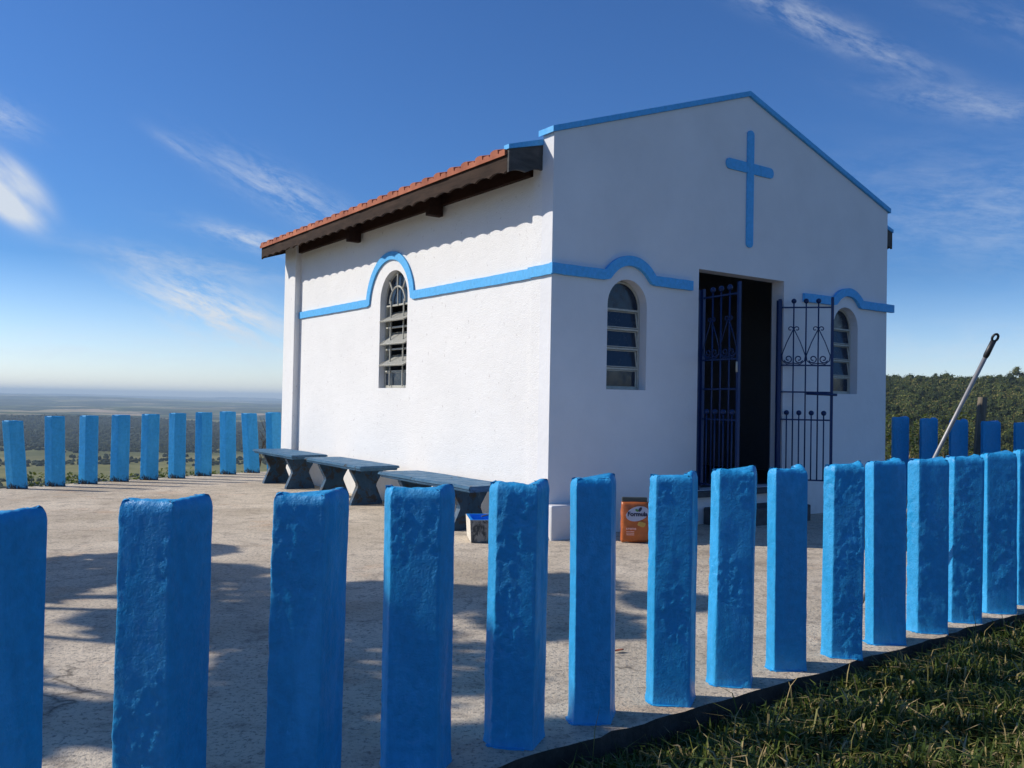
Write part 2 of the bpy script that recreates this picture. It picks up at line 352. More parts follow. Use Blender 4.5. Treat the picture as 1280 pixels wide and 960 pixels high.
# ------------------------------------------------------------------ concrete yard
FD = Vector((math.cos(R(37.3)), math.sin(R(37.3)), 0)); FN = Vector((FD.y, -FD.x, 0))      # fence line and its outward side
def slab():
    pts = []
    P5 = Vector((-0.06, 3.02, 0))
    edge = []
    for k in range(0, 150):
        t = -4.6 + k * 0.075
        if t > 6.2: break
        q = P5 + FD * t + FN * (0.100 + 0.028 * noise.noise(Vector((t * 3, 0, 1))) + 0.020 * noise.noise(Vector((t * 13, 0, 1)))); edge.append((q.x, q.y))
    rest = [(7.6, 8.2), (7.6, 11.2), (5.2, 12.35), (3.6, 16.2), (1.5, 18.4), (-1.2, 17.6)]
    back = [(-3.62, 15.0), (-3.82, 14.25), (-4.36, 13.78), (-4.75, 13.25), (-5.0, 12.85), (-5.3, 12.45), (-5.55, 12.1), (-5.8, 11.75), (-6.05, 11.35), (-6.35, 10.95), (-7.6, 9.2), (-9.4, 6.0), (-8.2, 1.0), (-5.6, -0.6)]
    poly = edge + rest + back
    # refine back edge a little
    out = []
    for i, p in enumerate(poly):
        q = poly[(i + 1) % len(poly)]; n = max(1, int(math.dist(p, q) / 0.25))
        for k in range(n):
            x = p[0] + (q[0] - p[0]) * k / n; y = p[1] + (q[1] - p[1]) * k / n
            j = 0.0 if i < len(edge) else 0.035 * noise.noise(Vector((x * 4, y * 4, 3)))
            out.append((x + j, y + j))
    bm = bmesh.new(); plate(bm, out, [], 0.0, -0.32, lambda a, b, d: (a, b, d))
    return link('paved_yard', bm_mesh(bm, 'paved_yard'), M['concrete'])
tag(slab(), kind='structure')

# ------------------------------------------------------------------ chapel
chapel = empty('chapel', hpt(0, 0, 0), YAW)
tag(chapel, 'small white chapel with blue trim, blue cross, tiled roof and open iron gate doors', 'chapel')
T = 0.16
def arch(c, hw, z0, ztop, n=18):
    zc = ztop - hw
    return [(c - hw, z0)] + [(c - hw * math.cos(math.pi * k / n), zc + hw * math.sin(math.pi * k / n)) for k in range(n + 1)] + [(c + hw, z0)]
FW = [(0.91, 0.25, 1.33, 2.37), (4.34, 0.24, 1.36, 2.37)]
SW = (3.06, 0.345, 1.33, 2.71)
DU0, DU1, DZ0, DZ1 = 1.87, 3.21, 0.34, 2.57
bm = bmesh.new()
plate(bm, [(0, -0.1), (W, -0.1), (W, Z_EAVE), (W / 2, Z_APEX), (0, Z_EAVE)],
      [arch(*w_) for w_ in FW] + [[(DU0, DZ0), (DU1, DZ0), (DU1, DZ1), (DU0, DZ1)]], 0, T, lambda a, b, d: (a, d, b))
link('gable_wall', bm_mesh(bm, 'gable_wall'), M['plaster_smooth'], chapel)
bm = bmesh.new()
plate(bm, [(T, -0.1), (L - 0.002, -0.1), (L - 0.002, 3.44), (T, 3.44)], [arch(*SW)], 0.03, 0.03 + T, lambda a, b, d: (d, a, b))
link('side_wall', bm_mesh(bm, 'side_wall'), M['plaster'], chapel)
bm = bmesh.new()
plate(bm, [(T, -0.1), (L - 0.002, -0.1), (L - 0.002, 3.44), (T, 3.44)], [arch(*SW)], W - 0.03 - T, W - 0.03, lambda a, b, d: (d, a, b))
link('side_wall', bm_mesh(bm, 'side_wall'), M['plaster'], chapel)
bm = bmesh.new()
plate(bm, [(0.0, -0.1), (W, -0.1), (W, 3.42), (W / 2, 4.28), (0.0, 3.42)], [], L, L - T + 0.01, lambda a, b, d: (a, d, b))
link('back_wall', bm_mesh(bm, 'back_wall'), M['plaster'], chapel)
# corner pilasters
bm = bmesh.new(); box(bm, 0.0, 0.04, T, 0.30, -0.1, 3.42); link('pilaster', bm_mesh(bm, 'pilaster'), M['plaster'], chapel)
bm = bmesh.new(); box(bm, -0.055, 0.045, 5.95, 6.37, -0.1, 3.44, bev=0.01); link('pilaster', bm_mesh(bm, 'pilaster'), M['plaster'], chapel)
bm = bmesh.new(); box(bm, W - 0.045, W + 0.055, 5.95, 6.37, -0.1, 3.44, bev=0.01); link('pilaster', bm_mesh(bm, 'pilaster'), M['plaster'], chapel)
box_obj('plinth', M['plaster_smooth'], chapel, -0.045, 0.52, -0.12, -0.003, -0.05, 0.30, bev=0.012)
# interior
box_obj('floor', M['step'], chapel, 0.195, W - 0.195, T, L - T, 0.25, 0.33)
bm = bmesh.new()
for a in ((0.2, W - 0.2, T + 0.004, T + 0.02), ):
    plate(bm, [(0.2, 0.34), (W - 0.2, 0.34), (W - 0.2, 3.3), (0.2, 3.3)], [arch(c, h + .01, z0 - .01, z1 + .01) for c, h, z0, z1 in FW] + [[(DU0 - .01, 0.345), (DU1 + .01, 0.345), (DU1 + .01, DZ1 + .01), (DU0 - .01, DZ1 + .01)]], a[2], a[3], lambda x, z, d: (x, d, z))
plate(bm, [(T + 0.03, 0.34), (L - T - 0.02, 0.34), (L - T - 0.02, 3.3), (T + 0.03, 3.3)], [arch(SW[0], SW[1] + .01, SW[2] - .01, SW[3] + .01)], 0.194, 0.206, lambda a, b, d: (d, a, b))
plate(bm, [(T + 0.03, 0.34), (L - T - 0.02, 0.34), (L - T - 0.02, 3.3), (T + 0.03, 3.3)], [], W - 0.206, W - 0.194, lambda a, b, d: (d, a, b))  # no opening cut here: plate shaped to block the window's light
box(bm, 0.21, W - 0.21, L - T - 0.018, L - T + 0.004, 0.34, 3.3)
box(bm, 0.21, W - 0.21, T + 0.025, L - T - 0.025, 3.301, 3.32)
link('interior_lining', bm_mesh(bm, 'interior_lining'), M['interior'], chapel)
# door step and threshold
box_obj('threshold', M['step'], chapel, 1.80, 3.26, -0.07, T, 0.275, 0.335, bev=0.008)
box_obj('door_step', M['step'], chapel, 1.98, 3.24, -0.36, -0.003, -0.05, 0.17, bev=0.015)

# blue band (string course) with arches over the windows
def band_outline(path, half):
    up, dn = [], []; path = [tuple(Vector(a_).lerp(Vector(b2_), k_ / m_)) for a_, b2_ in zip(path, path[1:]) for m_ in [max(1, int((Vector(b2_) - Vector(a_)).length / 0.03))] for k_ in range(m_)] + [path[-1]]
    for i, p in enumerate(path):
        a = Vector(path[max(i - 1, 0)]); b_ = Vector(path[min(i + 1, len(path) - 1)]); d = (b_ - a).normalized(); n = Vector((-d.y, d.x))
        q = Vector(p); up.append(tuple(q + n * (half + 0.0035 * noise.noise(Vector((q.x * 9, q.y * 9, 0)))))); dn.append(tuple(q - n * (half + 0.0035 * noise.noise(Vector((q.x * 9, q.y * 9, 7))))))
    return up + dn[::-1]
def arc_path(x0, c, r, zc, zb, x1, n=22):
    dx = math.sqrt(max(r * r - (zb - zc) ** 2, 0)); a0 = math.atan2(zb - zc, -dx); a1 = math.atan2(zb - zc, dx)
    pts = [(x0 + (c - dx - 0.10 - x0) * k / 6, zb) for k in range(7)]
    if x0 > c - dx - 0.1: pts = [(x0, zb)]
    for k in range(n + 1):
        a = a0 + (a1 - a0) * k / n; pts.append((c + r * math.cos(a), zc + r * math.sin(a)))
    if x1 > c + dx + 0.1: pts += [(c + dx + 0.10 + (x1 - c - dx - 0.10) * k / 6, zb) for k in range(7)]
    else: pts += [(x1, zb)]
    return pts
def chaikin(p, it=2):
    for _ in range(it):
        q = [p[0]]
        for a, b_ in zip(p, p[1:]): q += [(a[0] * .75 + b_[0] * .25, a[1] * .75 + b_[1] * .25), (a[0] * .25 + b_[0] * .75, a[1] * .25 + b_[1] * .75)]
        p = q + [p[-1]]
    return p
def band(path, mp, d0, d1, half=0.047):
    bm = bmesh.new(); plate(bm, band_outline(path, half), [], d0, d1, mp); return link('decorative_band', bm_mesh(bm, 'decorative_band'), M['band'], chapel)
fm = lambda a, b, d: (a, d, b)
sm = lambda a, b, d: (d, a, b)
band(chaikin(arc_path(-0.027, 0.925, 0.345, 2.20, 2.385, 1.75), 1), fm, -0.002, -0.042)
band(chaikin(arc_path(3.53, 4.35, 0.33, 2.215, 2.42, W + 0.10), 1), fm, -0.002, -0.042)
band(arc_path(0.002, 3.15, 0.565, 2.325, 2.375, 5.947, 30), sm, 0.028, 0.008)
band([(-0.028, 2.378), (0.33, 2.378)], sm, -0.0015, -0.026, 0.048)

# cross
bm = bmesh.new()
def rrect(c0, c1, h0, h1, r):
    pts = []
    for cx_, cz_, a0 in ((c1 - r, h1 - r, 0), (c0 + r, h1 - r, 90), (c0 + r, h0 + r, 180), (c1 - r, h0 + r, 270)):
        for k in range(6): a = R(a0 + 18 * k); pts.append((cx_ + r * math.cos(a), cz_ + r * math.sin(a)))
    return pts
plate(bm, rrect(2.565, 2.665, 2.87, 4.11, 0.045), [], -0.001, -0.020, fm)
plate(bm, rrect(2.24, 2.99, 3.655, 3.765, 0.05), [], -0.0005, -0.0175, fm)
link('cross', bm_mesh(bm, 'cross'), M['band'], chapel)

# parapet coping
bm = bmesh.new()
sl = (Z_APEX - Z_EAVE) / (W / 2)
plate(bm, [(-0.03, Z_EAVE - 0.03 * sl + 0.002), (W / 2, Z_APEX + 0.002), (W + 0.03, Z_EAVE - 0.03 * sl + 0.002), (W + 0.03, Z_EAVE + 0.045), (W / 2, Z_APEX + 0.055), (-0.03, Z_EAVE + 0.045)], [], -0.028, T + 0.03, fm)
link('coping', bm_mesh(bm, 'coping'), M['band'], chapel)

# roof: corrugated clay tiles on both slopes, with butts at the eaves
roof = empty('roof'); roof.parent = chapel
OV = 0.37; ze = 3.385; slope = 0.335
def tiles(sgn, u_e, label=None):
    V0 = T + 0.04; V1 = L + 0.07; pitch = 0.25; n = int(round((V1 - V0) / pitch)); pitch = (V1 - V0) / n
    prof = []
    for i in range(n):
        for k, h in ((0.0, 0.0), (0.02, 0.012), (0.34, 0.012), (0.36, -0.010), (0.42, -0.010), (0.45, 0.028), (0.60, 0.038), (0.74, 0.038), (0.90, 0.028), (0.94, -0.010)):
            prof.append((V0 + (i + k) * pitch, h + 0.004 * noise.noise(Vector((i * 3.1, 0, 0)))))
    prof.append((V1, 0))
    run = W / 2 + OV; rows = 9; bm = bmesh.new(); th = 0.014
    for r_ in range(rows):
        a0 = run * r_ / rows - (0.02 if r_ else 0.022); a1 = run * (r_ + 1) / rows
        zoff0 = 0.030; zoff1 = 0.008
        def P(a, v, h): return (u_e + sgn * a, v, ze + slope * a + h)
        jit = [0.008 * noise.noise(Vector((int((v - V0) / pitch) * 1.7, r_ * 5.3, 0.5))) for v, h in prof]
        top0 = [bm.verts.new(P(a0 + j, v, h + zoff0)) for (v, h), j in zip(prof, jit)]; top1 = [bm.verts.new(P(a1, v, h + zoff1)) for v, h in prof]
        b0 = [bm.verts.new(P(a0 + j, v, (h + zoff0 - th) if r_ else -0.012)) for (v, h), j in zip(prof, jit)]; b1 = [bm.verts.new(P(a1, v, h + zoff1 - th)) for v, h in prof]
        for i in range(len(prof) - 1):
            bm.faces.new([top0[i], top0[i + 1], top1[i + 1], top1[i]]); bm.faces.new([b0[i], b1[i], b1[i + 1], b0[i + 1]])
            bm.faces.new([top0[i], b0[i], b0[i + 1], top0[i + 1]])
        bm.faces.new([top0[-1], b0[-1], b1[-1], top1[-1]]); bm.faces.new([top0[0], top1[0], b1[0], b0[0]])
    if True:       # extra butt course below the first one
        pass
    recalc(bm); return link('tiles', bm_mesh(bm, 'tiles'), M['tile'], roof)
tiles(1, -OV); tiles(-1, W + OV)
bm = bmesh.new(); tube(bm, [(W / 2, T + 0.02, ze + slope * (W / 2 + OV) + 0.02), (W / 2, L + 0.07, ze + slope * (W / 2 + OV) + 0.02)], 0.07, 12); recalc(bm)
link('ridge', bm_mesh(bm, 'ridge'), M['tile'], roof)
# boards under the tiles, fascia with a scalloped lower edge, rafter tails
for sgn, ue in ((1, -OV), (-1, W + OV)):
    bm = bmesh.new()
    pts = [(ue + sgn * 0.012, ze - 0.018), (W / 2, ze + slope * (W / 2 + OV) - 0.02), (W / 2, ze + slope * (W / 2 + OV) - 0.05), (ue + sgn * 0.012, ze - 0.045)]
    plate(bm, pts, [], T + 0.05, L + 0.05, fm); link('soffit', bm_mesh(bm, 'soffit'), M['soffit'], roof)
    bm = bmesh.new(); top = [(T + 0.03, ze - 0.006), (L + 0.06, ze - 0.006)]
    bot = []; n = 240
    for k in range(n + 1):
        v = L + 0.06 - (L + 0.03 - T) * k / n; ph = (v / 0.24) % 1.0
        bot.append((v, 3.222 + 0.030 * abs(math.sin(math.pi * ph)) ** 0.6 - 0.012 + 0.004 * noise.noise(Vector((v * 9, 0, 2)))))
    plate(bm, top + bot, [], ue - sgn * 0.002, ue + sgn * 0.022, sm); link('fascia', bm_mesh(bm, 'fascia'), M['fascia'], roof)
    bm = bmesh.new(); x0, x1 = sorted((ue + sgn * (OV - 0.02), ue + sgn * (OV + 0.03))); box(bm, x0, x1, 0.34, 5.94, 3.27, 3.47)
    link('wall_plate', bm_mesh(bm, 'wall_plate'), M['soffit'], roof)
    for v in (1.95, 3.95):
        bm = bmesh.new(); x0, x1 = sorted((ue + sgn * 0.20, ue + sgn * (OV + 0.0))); box(bm, x0, x1, v - 0.04, v + 0.04, 3.15, 3.38, bev=0.004)
        link('rafter_tail', bm_mesh(bm, 'rafter_tail'), M['soffit'], roof)
    # front end board that closes the eave, with its blue strip
    bm = bmesh.new(); w0, w1 = (ue, 0.0 if sgn > 0 else W); prof = []
    bt = [(w0 + (w1 - w0) * k / 16, 3.205 + 0.025 * abs(math.sin(math.pi * 1.7 * k / 16 + 0.4)) + 0.07 * k / 16) for k in range(17)]
    plate(bm, bt + [(w1, ze + 0.13), (w0, ze + 0.03)], [], T + 0.002, T + 0.028, fm); link('end_board', bm_mesh(bm, 'end_board'), M['grey_board'], roof)
    bm = bmesh.new(); plate(bm, [(w0 - sgn * 0.01, ze + 0.032), (w1, ze + 0.132), (w1, ze + 0.185), (w0 - sgn * 0.01, ze + 0.072)], [], T - 0.008, T + 0.07, fm)
    link('eave_strip', bm_mesh(bm, 'eave_strip'), M['band'], roof)
# fascia end at the back gable
bm = bmesh.new()
plate(bm, [(-OV, ze - 0.05), (W / 2, ze + slope * (W / 2 + OV) - 0.05), (W + OV, ze - 0.05), (W + OV, ze - 0.17), (W / 2, ze + slope * (W / 2 + OV) - 0.18), (-OV, ze - 0.17)], [], L + 0.03, L + 0.055, fm)
link('bargeboard', bm_mesh(bm, 'bargeboard'), M['fascia'], roof)

# windows: steel tilting sashes
def arc_pts(c, hw, zc, n=14): return [(c - hw * math.cos(math.pi * k / n), zc + hw * math.sin(math.pi * k / n)) for k in range(n + 1)]
def window(c, hw, z0, z1, mp, dd, rails, tilt, grille=False):
    """mp(a, z, d): a along wall, d depth into wall (outside negative)"""
    zc = z1 - hw; bm = bmesh.new()
    fr = [(c - hw + 0.006, z0 + 0.004)] + arc_pts(c, hw - 0.006, zc) + [(c + hw - 0.006, z0 + 0.004)]
    inn = [(c - hw + 0.028, z0 + 0.024)] + arc_pts(c, hw - 0.028, zc) + [(c + hw - 0.028, z0 + 0.024)]
    plate(bm, fr, [inn], dd, dd + 0.03, mp)
    def bar(a0, a1, zz0, zz1, d0, d1):
        plate(bm, [(a0, zz0), (a1, zz0), (a1, zz1), (a0, zz1)], [], d0, d1, mp)
    for z in rails: bar(c - hw + 0.03, c + hw - 0.03, z - 0.009, z + 0.009, dd - 0.010, dd + 0.022)
    f_ = link('window', bm_mesh(bm, 'window_frame'), M['steel_frame'], chapel)
    # fixed arched pane
    bm = bmesh.new(); ztr = rails[0]
    k0 = [p for p in arc_pts(c, hw - 0.03, zc, 20)]
    low = [(c - hw + 0.03, ztr + 0.012)] if ztr < zc else []; low2 = [(c + hw - 0.03, ztr + 0.012)] if ztr < zc else []
    plate(bm, low + [p for p in k0 if p[1] > ztr] + low2, [], dd + 0.010, dd + 0.014, mp); link('pane', bm_mesh(bm, 'pane'), M['glass'], f_)
    rows = list(zip(rails, rails[1:] + [z0 + 0.012]))
    for i, (za, zb) in enumerate(rows):
        t = tilt[i]; h = za - zb - 0.026; zm = (za + zb) / 2; w2 = hw - 0.036
        def tp(s, off): return (zm + s * h / 2 * math.cos(t) + off * math.sin(t), dd + 0.008 + s * h / 2 * math.sin(t) - off * math.cos(t))
        # glass
        bm = bmesh.new(); vs = []
        for off in (-0.002, 0.002):
            for s, a in ((-1, -w2), (-1, w2), (1, w2), (1, -w2)):
                z, d = tp(s * 0.97, off); vs.append(bm.verts.new(mp(c + a, z, d)))
        for q in ((0, 1, 2, 3), (7, 6, 5, 4), (0, 4, 5, 1), (1, 5, 6, 2), (2, 6, 7, 3), (3, 7, 4, 0)): bm.faces.new([vs[k] for k in q])
        recalc(bm); pn = link('pane', bm_mesh(bm, 'pane'), M['glass_sunlit'] if t > 0.5 else M['glass'], f_)
        # its thin steel sash, a second mesh beside the pane
        bm = bmesh.new()
        for s0, s1, a0, a1 in ((-1, -0.90, -w2, w2), (0.90, 1, -w2, w2), (-1, 1, -w2, -w2 + 0.014), (-1, 1, w2 - 0.014, w2)):
            vs = []
            for off in (-0.008, 0.008):
                for s, a in ((s0, a0), (s0, a1), (s1, a1), (s1, a0)):
                    z, d = tp(s, off); vs.append(bm.verts.new(mp(c + a, z, d)))
            for q in ((0, 1, 2, 3), (7, 6, 5, 4), (0, 4, 5, 1), (1, 5, 6, 2), (2, 6, 7, 3), (3, 7, 4, 0)): bm.faces.new([vs[k] for k in q])
        recalc(bm); link('sash', bm_mesh(bm, 'sash'), M['steel_frame'], f_)
    if grille:
        bm = bmesh.new(); g = dd + 0.045
        for a in (-0.16, 0.16): tube(bm, [mp(c + a, z0 + 0.02, dd - 0.02), mp(c + a, zc, dd - 0.02)], 0.009, 6)
        rr = 0.19; tube(bm, [mp(a, z, dd - 0.02) for a, z in arc_pts(c, rr, zc - 0.03, 14)], 0.011, 6)
        for ang in (50, 130, 90):
            ca, sa = math.cos(R(ang)), math.sin(R(ang)); tube(bm, [mp(c + rr * ca, zc - 0.03 + rr * sa, dd - 0.02), mp(c + (hw - 0.02) * ca, zc + (hw - 0.02) * sa, dd - 0.02)], 0.011, 6)
        tube(bm, [mp(c, rails[0], dd - 0.015), mp(c, zc + hw - 0.02, dd - 0.015)], 0.008, 6)
        recalc(bm); link('grille', bm_mesh(bm, 'grille'), M['steel_frame'], f_)
    return f_
for c, hw, z0, z1 in FW:
    window(c, hw, z0, z1, fm, 0.095, [z0 + (0.76, 0.575, 0.39, 0.20)[k] for k in range(4)], [R(9)] * 3 + [R(0)])
window(SW[0], SW[1], SW[2], SW[3], lambda a, z, d: (0.03 + d, a, z), 0.07, [2.31, 2.05, 1.79, 1.53], [R(58), R(48), R(55), 0], True)
window(SW[0], SW[1], SW[2], SW[3], lambda a, z, d: (W - 0.03 - d, a, z), 0.10, [2.31, 2.05, 1.79, 1.53], [0, 0, 0, 0], True)

# wrought-iron gate leaves
def gate(hu, hv, ang, w, flip):
    """hinge at (hu, hv), leaf along angle ang in plan (chapel coordinates)"""
    ca, sa = math.cos(ang), math.sin(ang)
    def P(s, z, o=0.0): return Vector((hu + s * ca - o * sa, hv + s * sa + o * ca, z))
    zb, zt = 0.41, 2.28; bm = bmesh.new()
    def flat(s0, s1, z0, z1, t=0.012):
        vs = [bm.verts.new(P(s, z, o)) for o in (-t, t) for s, z in ((s0, z0), (s1, z0), (s1, z1), (s0, z1))]
        for q in ((0, 1, 2, 3), (7, 6, 5, 4), (0, 4, 5, 1), (1, 5, 6, 2), (2, 6, 7, 3), (3, 7, 4, 0)): bm.faces.new([vs[k] for k in q])
    flat(0.0, 0.035, zb - 0.02, zt + 0.09, 0.016); flat(w - 0.028, w, zb - 0.02, zt + 0.11, 0.014)
    for z in (zt, 1.65, 1.36, 1.06, zb): flat(0.036, w - 0.029, z - 0.008, z + 0.008, 0.006)
    recalc(bm); g_ = link('gate', bm_mesh(bm, 'gate'), M['gate'], chapel)
    n = 3; xs = [0.035 + (w - 0.063) * (k + 1) / 4 for k in range(n)]
    for x in xs:
        bm = bmesh.new(); tube(bm, [P(x, zb, 0.004), P(x, zt + 0.05, 0.004)], 0.0085, 6); ball(bm, P(x, zt + 0.07, 0.004), 0.028); recalc(bm)
        link('picket', bm_mesh(bm, 'picket', True), M['gate'], g_)
    hx = [0.035 + (w - 0.063) * (k + 0.5) / 4 for k in range(4)]
    for x in hx:
        bm = bmesh.new(); tube(bm, [P(x, zb, -0.004), P(x, 1.11, -0.004)], 0.008, 6); ball(bm, P(x, 1.135, -0.004), 0.028); recalc(bm)
        link('picket', bm_mesh(bm, 'picket', True), M['gate'], g_)
    def spiral(cx_, cz_, r0, a0, turns, sgn_):
        return [P(cx_ + r0 * (1 - 0.72 * t) * math.cos(a0 + sgn_ * t * turns * 2 * math.pi), cz_ + r0 * (1 - 0.72 * t) * math.sin(a0 + sgn_ * t * turns * 2 * math.pi), -0.008) for t in [k / 18 for k in range(19)]]
    q = (w - 0.063) / 4
    for x in (xs[0], xs[2]):
        bm = bmesh.new()
        for s in (-1, 1):
            tube(bm, [P(x, 2.05, -0.01), P(x + s * q * 0.55, 1.90, -0.01), P(x + s * q * 0.97, 1.755, -0.01)], 0.0055, 6)
            tube(bm, spiral(x + s * 0.034, 2.045, 0.030, math.pi if s > 0 else 0, 0.9, -s), 0.0055, 6)
            tube(bm, spiral(x + s * q * 0.42, 1.72, q * 0.36, R(-20) if s > 0 else R(200), 1.25, -s), 0.0065, 6)
            tube(bm, [P(x + s * q * 0.98, 1.77, -0.01), P(x + s * q * 0.9, 1.70, -0.01), P(x + s * q * 0.55, 1.663, -0.01), P(x, 1.675, -0.01)], 0.0055, 6)
        recalc(bm); link('scroll', bm_mesh(bm, 'scroll', True), M['gate'], g_)
    if flip:
        bm = bmesh.new(); tube(bm, [P(w * 0.52, 1.345, -0.02), P(w + 0.04, 1.335, -0.02)], 0.014, 8); recalc(bm)
        link('latch_bolt', bm_mesh(bm, 'latch_bolt', True), M['gate'], g_)
    else:
        bm = bmesh.new(); tube(bm, [P(w - 0.014, 1.52, -0.02), P(w - 0.014, 1.62, -0.02)], 0.010, 8); recalc(bm)
        link('latch_bolt', bm_mesh(bm, 'latch_bolt', True), M['steel_frame'], g_)
    return g_
GW = 0.575
gate(DU0 + 0.085, 0.03, -R(99), GW, False)
gate(DU1 - 0.055, 0.03, -R(48), GW, True)
for u0, u1 in ((DU0 + 0.002, DU0 + 0.075), (DU1 - 0.055, DU1 - 0.002)):
    box_obj('gate_jamb', M['gate'], chapel, u0, u1, 0.02, 0.055, 0.336, 2.36)

# ------------------------------------------------------------------ fence posts
def profile(w, t, fa, fb, rad=0.012, res_=0.011, slant=0.0):
    raw = [(0, 0), (w, 0), (w + fa, fb), (w + fa - t * 0.95, fb + t * 0.25), (w - t * 0.75, t), (-slant * t, t)]
    out = []; n = len(raw)
    for i in range(n):
        p = Vector(raw[i]); a = (Vector(raw[i - 1]) - p); b_ = (Vector(raw[(i + 1) % n]) - p)
        rr = min(rad, a.length * 0.4, b_.length * 0.4); A = p + a.normalized() * rr; B = p + b_.normalized() * rr
        for k in range(4):
            s = k / 3; out.append((1 - s) ** 2 * A + 2 * s * (1 - s) * p + s * s * B)
    res = []; m_ = len(out)
    for i in range(m_):
        a, b_ = out[i], out[(i + 1) % m_]; k = max(1, int(round((b_ - a).length / res_)))
        for j in range(k): res.append(a.lerp(b_, j / k))
    return res
def post(name, base, rz, h, w=0.155, t=0.06, fa=0.045, fb=0.14, seed=0, lean=(0, 0), fine=0.016, rad=0.0045, ear=0.013, rough=1.0, res=0.011, mirror=False, slant=0.0, amp=1.0, top_h=0.03, z0=-0.006, m=None):
    pr = profile(w, t, fa, fb, rad, res, slant); n = len(pr); cen = sum(pr, Vector((0, 0))) / n
    cen = Vector((w * 0.62, t * 0.7))
    bm = bmesh.new(); rings = []; lv = max(8, int((h - z0) / fine)); off = Vector((seed * 7.3, seed * 3.1, seed * 1.7))
    def nz(p, s): return noise.noise(p * s + off)
    zs = [z0 + (h - top_h - z0) * k / lv for k in range(lv + 1)]
    for z in zs:
        ring = []
        for i, p in enumerate(pr):
            q = Vector((p.x, p.y, z)); a, b_ = pr[i - 1], pr[(i + 1) % n]; nn = Vector((b_.y - a.y, -(b_.x - a.x), 0)).normalized()
            pm = sstep_s(-0.10, 0.16, nz(Vector((q.x * 1.6, q.y, q.z * 0.7 + 5)), 6.0)) * (1 - 0.85 * sstep_s(w - 0.012, w + 0.002, q.x)); qb = Vector((q.x, q.y, q.z * 0.62)); d = amp * (0.0022 * nz(q, 4) + (0.0006 + 0.0016 * pm * rough) * nz(q, 16) + (0.0003 + 0.0023 * pm * rough) * nz(qb, 48) + (0.0003 + 0.0022 * pm * rough) * nz(qb, 100))
            d += amp * 0.003 * max(0, nz(q + Vector((0, 0, 9)), 9) - 0.25)
            if z < 0.03: d += 0.008 * (0.03 - z) / 0.06
            ring.append(bm.verts.new(q + nn * d + Vector((lean[0] * z, lean[1] * z, 0))))
        rings.append(ring)
    # rounded mortar top
    for s, inset in ((0.40, 0.05), (0.80, 0.22), (0.97, 0.42), (1.0, 0.75)):
        ring = []
        for i, p in enumerate(pr):
            a, b_ = pr[i - 1], pr[(i + 1) % n]; nn = Vector((b_.y - a.y, -(b_.x - a.x))).normalized()
            q2 = p - nn * t * 0.48 * inset
            z = h - top_h + top_h * s + (ear * sstep_s(w * 0.80, w + fa * 0.3, p.x) * sstep_s(t * 0.4, t * 1.1, p.y)) * s
            q = Vector((q2.x, q2.y, z)); zz = 0.005 * nz(q, 12) + 0.004 * nz(q, 40) + 0.002 * nz(q, 90)
            ring.append(bm.verts.new(q + Vector((lean[0] * z, lean[1] * z, zz * amp))))
        rings.append(ring)
    for r0, r1 in zip(rings, rings[1:]):
        for k in range(n): bm.faces.new([r0[k], r0[(k + 1) % n], r1[(k + 1) % n], r1[k]])
    if mirror:
        for v in bm.verts: v.co.x = -v.co.x
    bm.faces.new(rings[0][::-1])
    f = bm.faces.new(rings[-1]); bmesh.ops.triangulate(bm, faces=[f])
    recalc(bm)
    o = link(name, bm_mesh(bm, name, True), m or M['blue']); o.location = (base[0], base[1], 0); o.rotation_euler.z = rz
    return o
def sstep_s(a, b_, x):
    t = min(1, max(0, (x - a) / (b_ - a))); return t * t * (3 - 2 * t)
def spill(p, w, seed):
    bm = bmesh.new(); r_ = random.Random(seed); ring = []
    for k in range(40):
        a = 2 * math.pi * k / 40; rx, ry = w * 0.52 + 0.014, 0.052
        j = 1 + 0.16 * noise.noise(Vector((math.cos(a) * 3, math.sin(a) * 3, seed * 2.2))) + 0.09 * r_.random()
        ca, sa = math.cos(a), math.sin(a); ex = abs(ca) ** 0.5 * (1 if ca > 0 else -1); ey = abs(sa) ** 0.5 * (1 if sa > 0 else -1)
        ring.append((w * 0.40 + ex * rx * 0.84 * j, 0.042 + ey * ry * j))
    plate(bm, ring, [], 0.0005, 0.004, lambda a, b, d: (a, b, d)); return link('paint_spill', bm_mesh(bm, 'paint_spill'), M['blue'], p)

def px_ratio(px, z, y):        # world x of an image column at depth y and height z
    s, c = math.sin(ROLL), math.cos(ROLL); cp, sp_ = math.cos(PITCH), math.sin(PITCH)
    d = y * cp + (z - EYE) * sp_; up = (z - EYE) * cp - y * sp_
    Xp = (px - 640) / F_PX * d
    return (Xp - up * s) / c    # X' = X c - Y s with Y = -up
front = [  # front-left column, depth, theta, w, t, height, flange a, b
    (-75, 2.14, 4, .155, .06, .905, .045, .15), (148, 2.37, 2, .155, .06, .915, .045, .17), (338, 2.62, 4, .16, .06, .915, .04, .16),
    (490, 2.86, 8, .166, .055, .915, .035, .13), (620, 3.08, 6, .142, .07, .915, .045, .14), (723, 3.31, 6, .135, .07, .915, .045, .14),
    (820, 3.54, 6, .145, .075, .915, .045, .14), (897, 3.79, 6, .148, .07, .925, .045, .15), (971, 4.02, 3, .150, .09, .915, .04, .15),
    (1042, 4.25, 3, .142, .11, .925, .035, .15), (1094, 4.49, 2, .172, .085, .93, .03, .15), (1149, 4.75, 2, .155, .11, .93, .03, .15),
    (1191, 5.00, 1, .162, .09, .935, .025, .15), (1235, 5.24, 1, .168, .08, .945, .02, .15), (1274, 5.48, 1, .16, .09, .955, .02, .15), (1314, 5.72, 1, .16, .09, .95, .02, .15)]
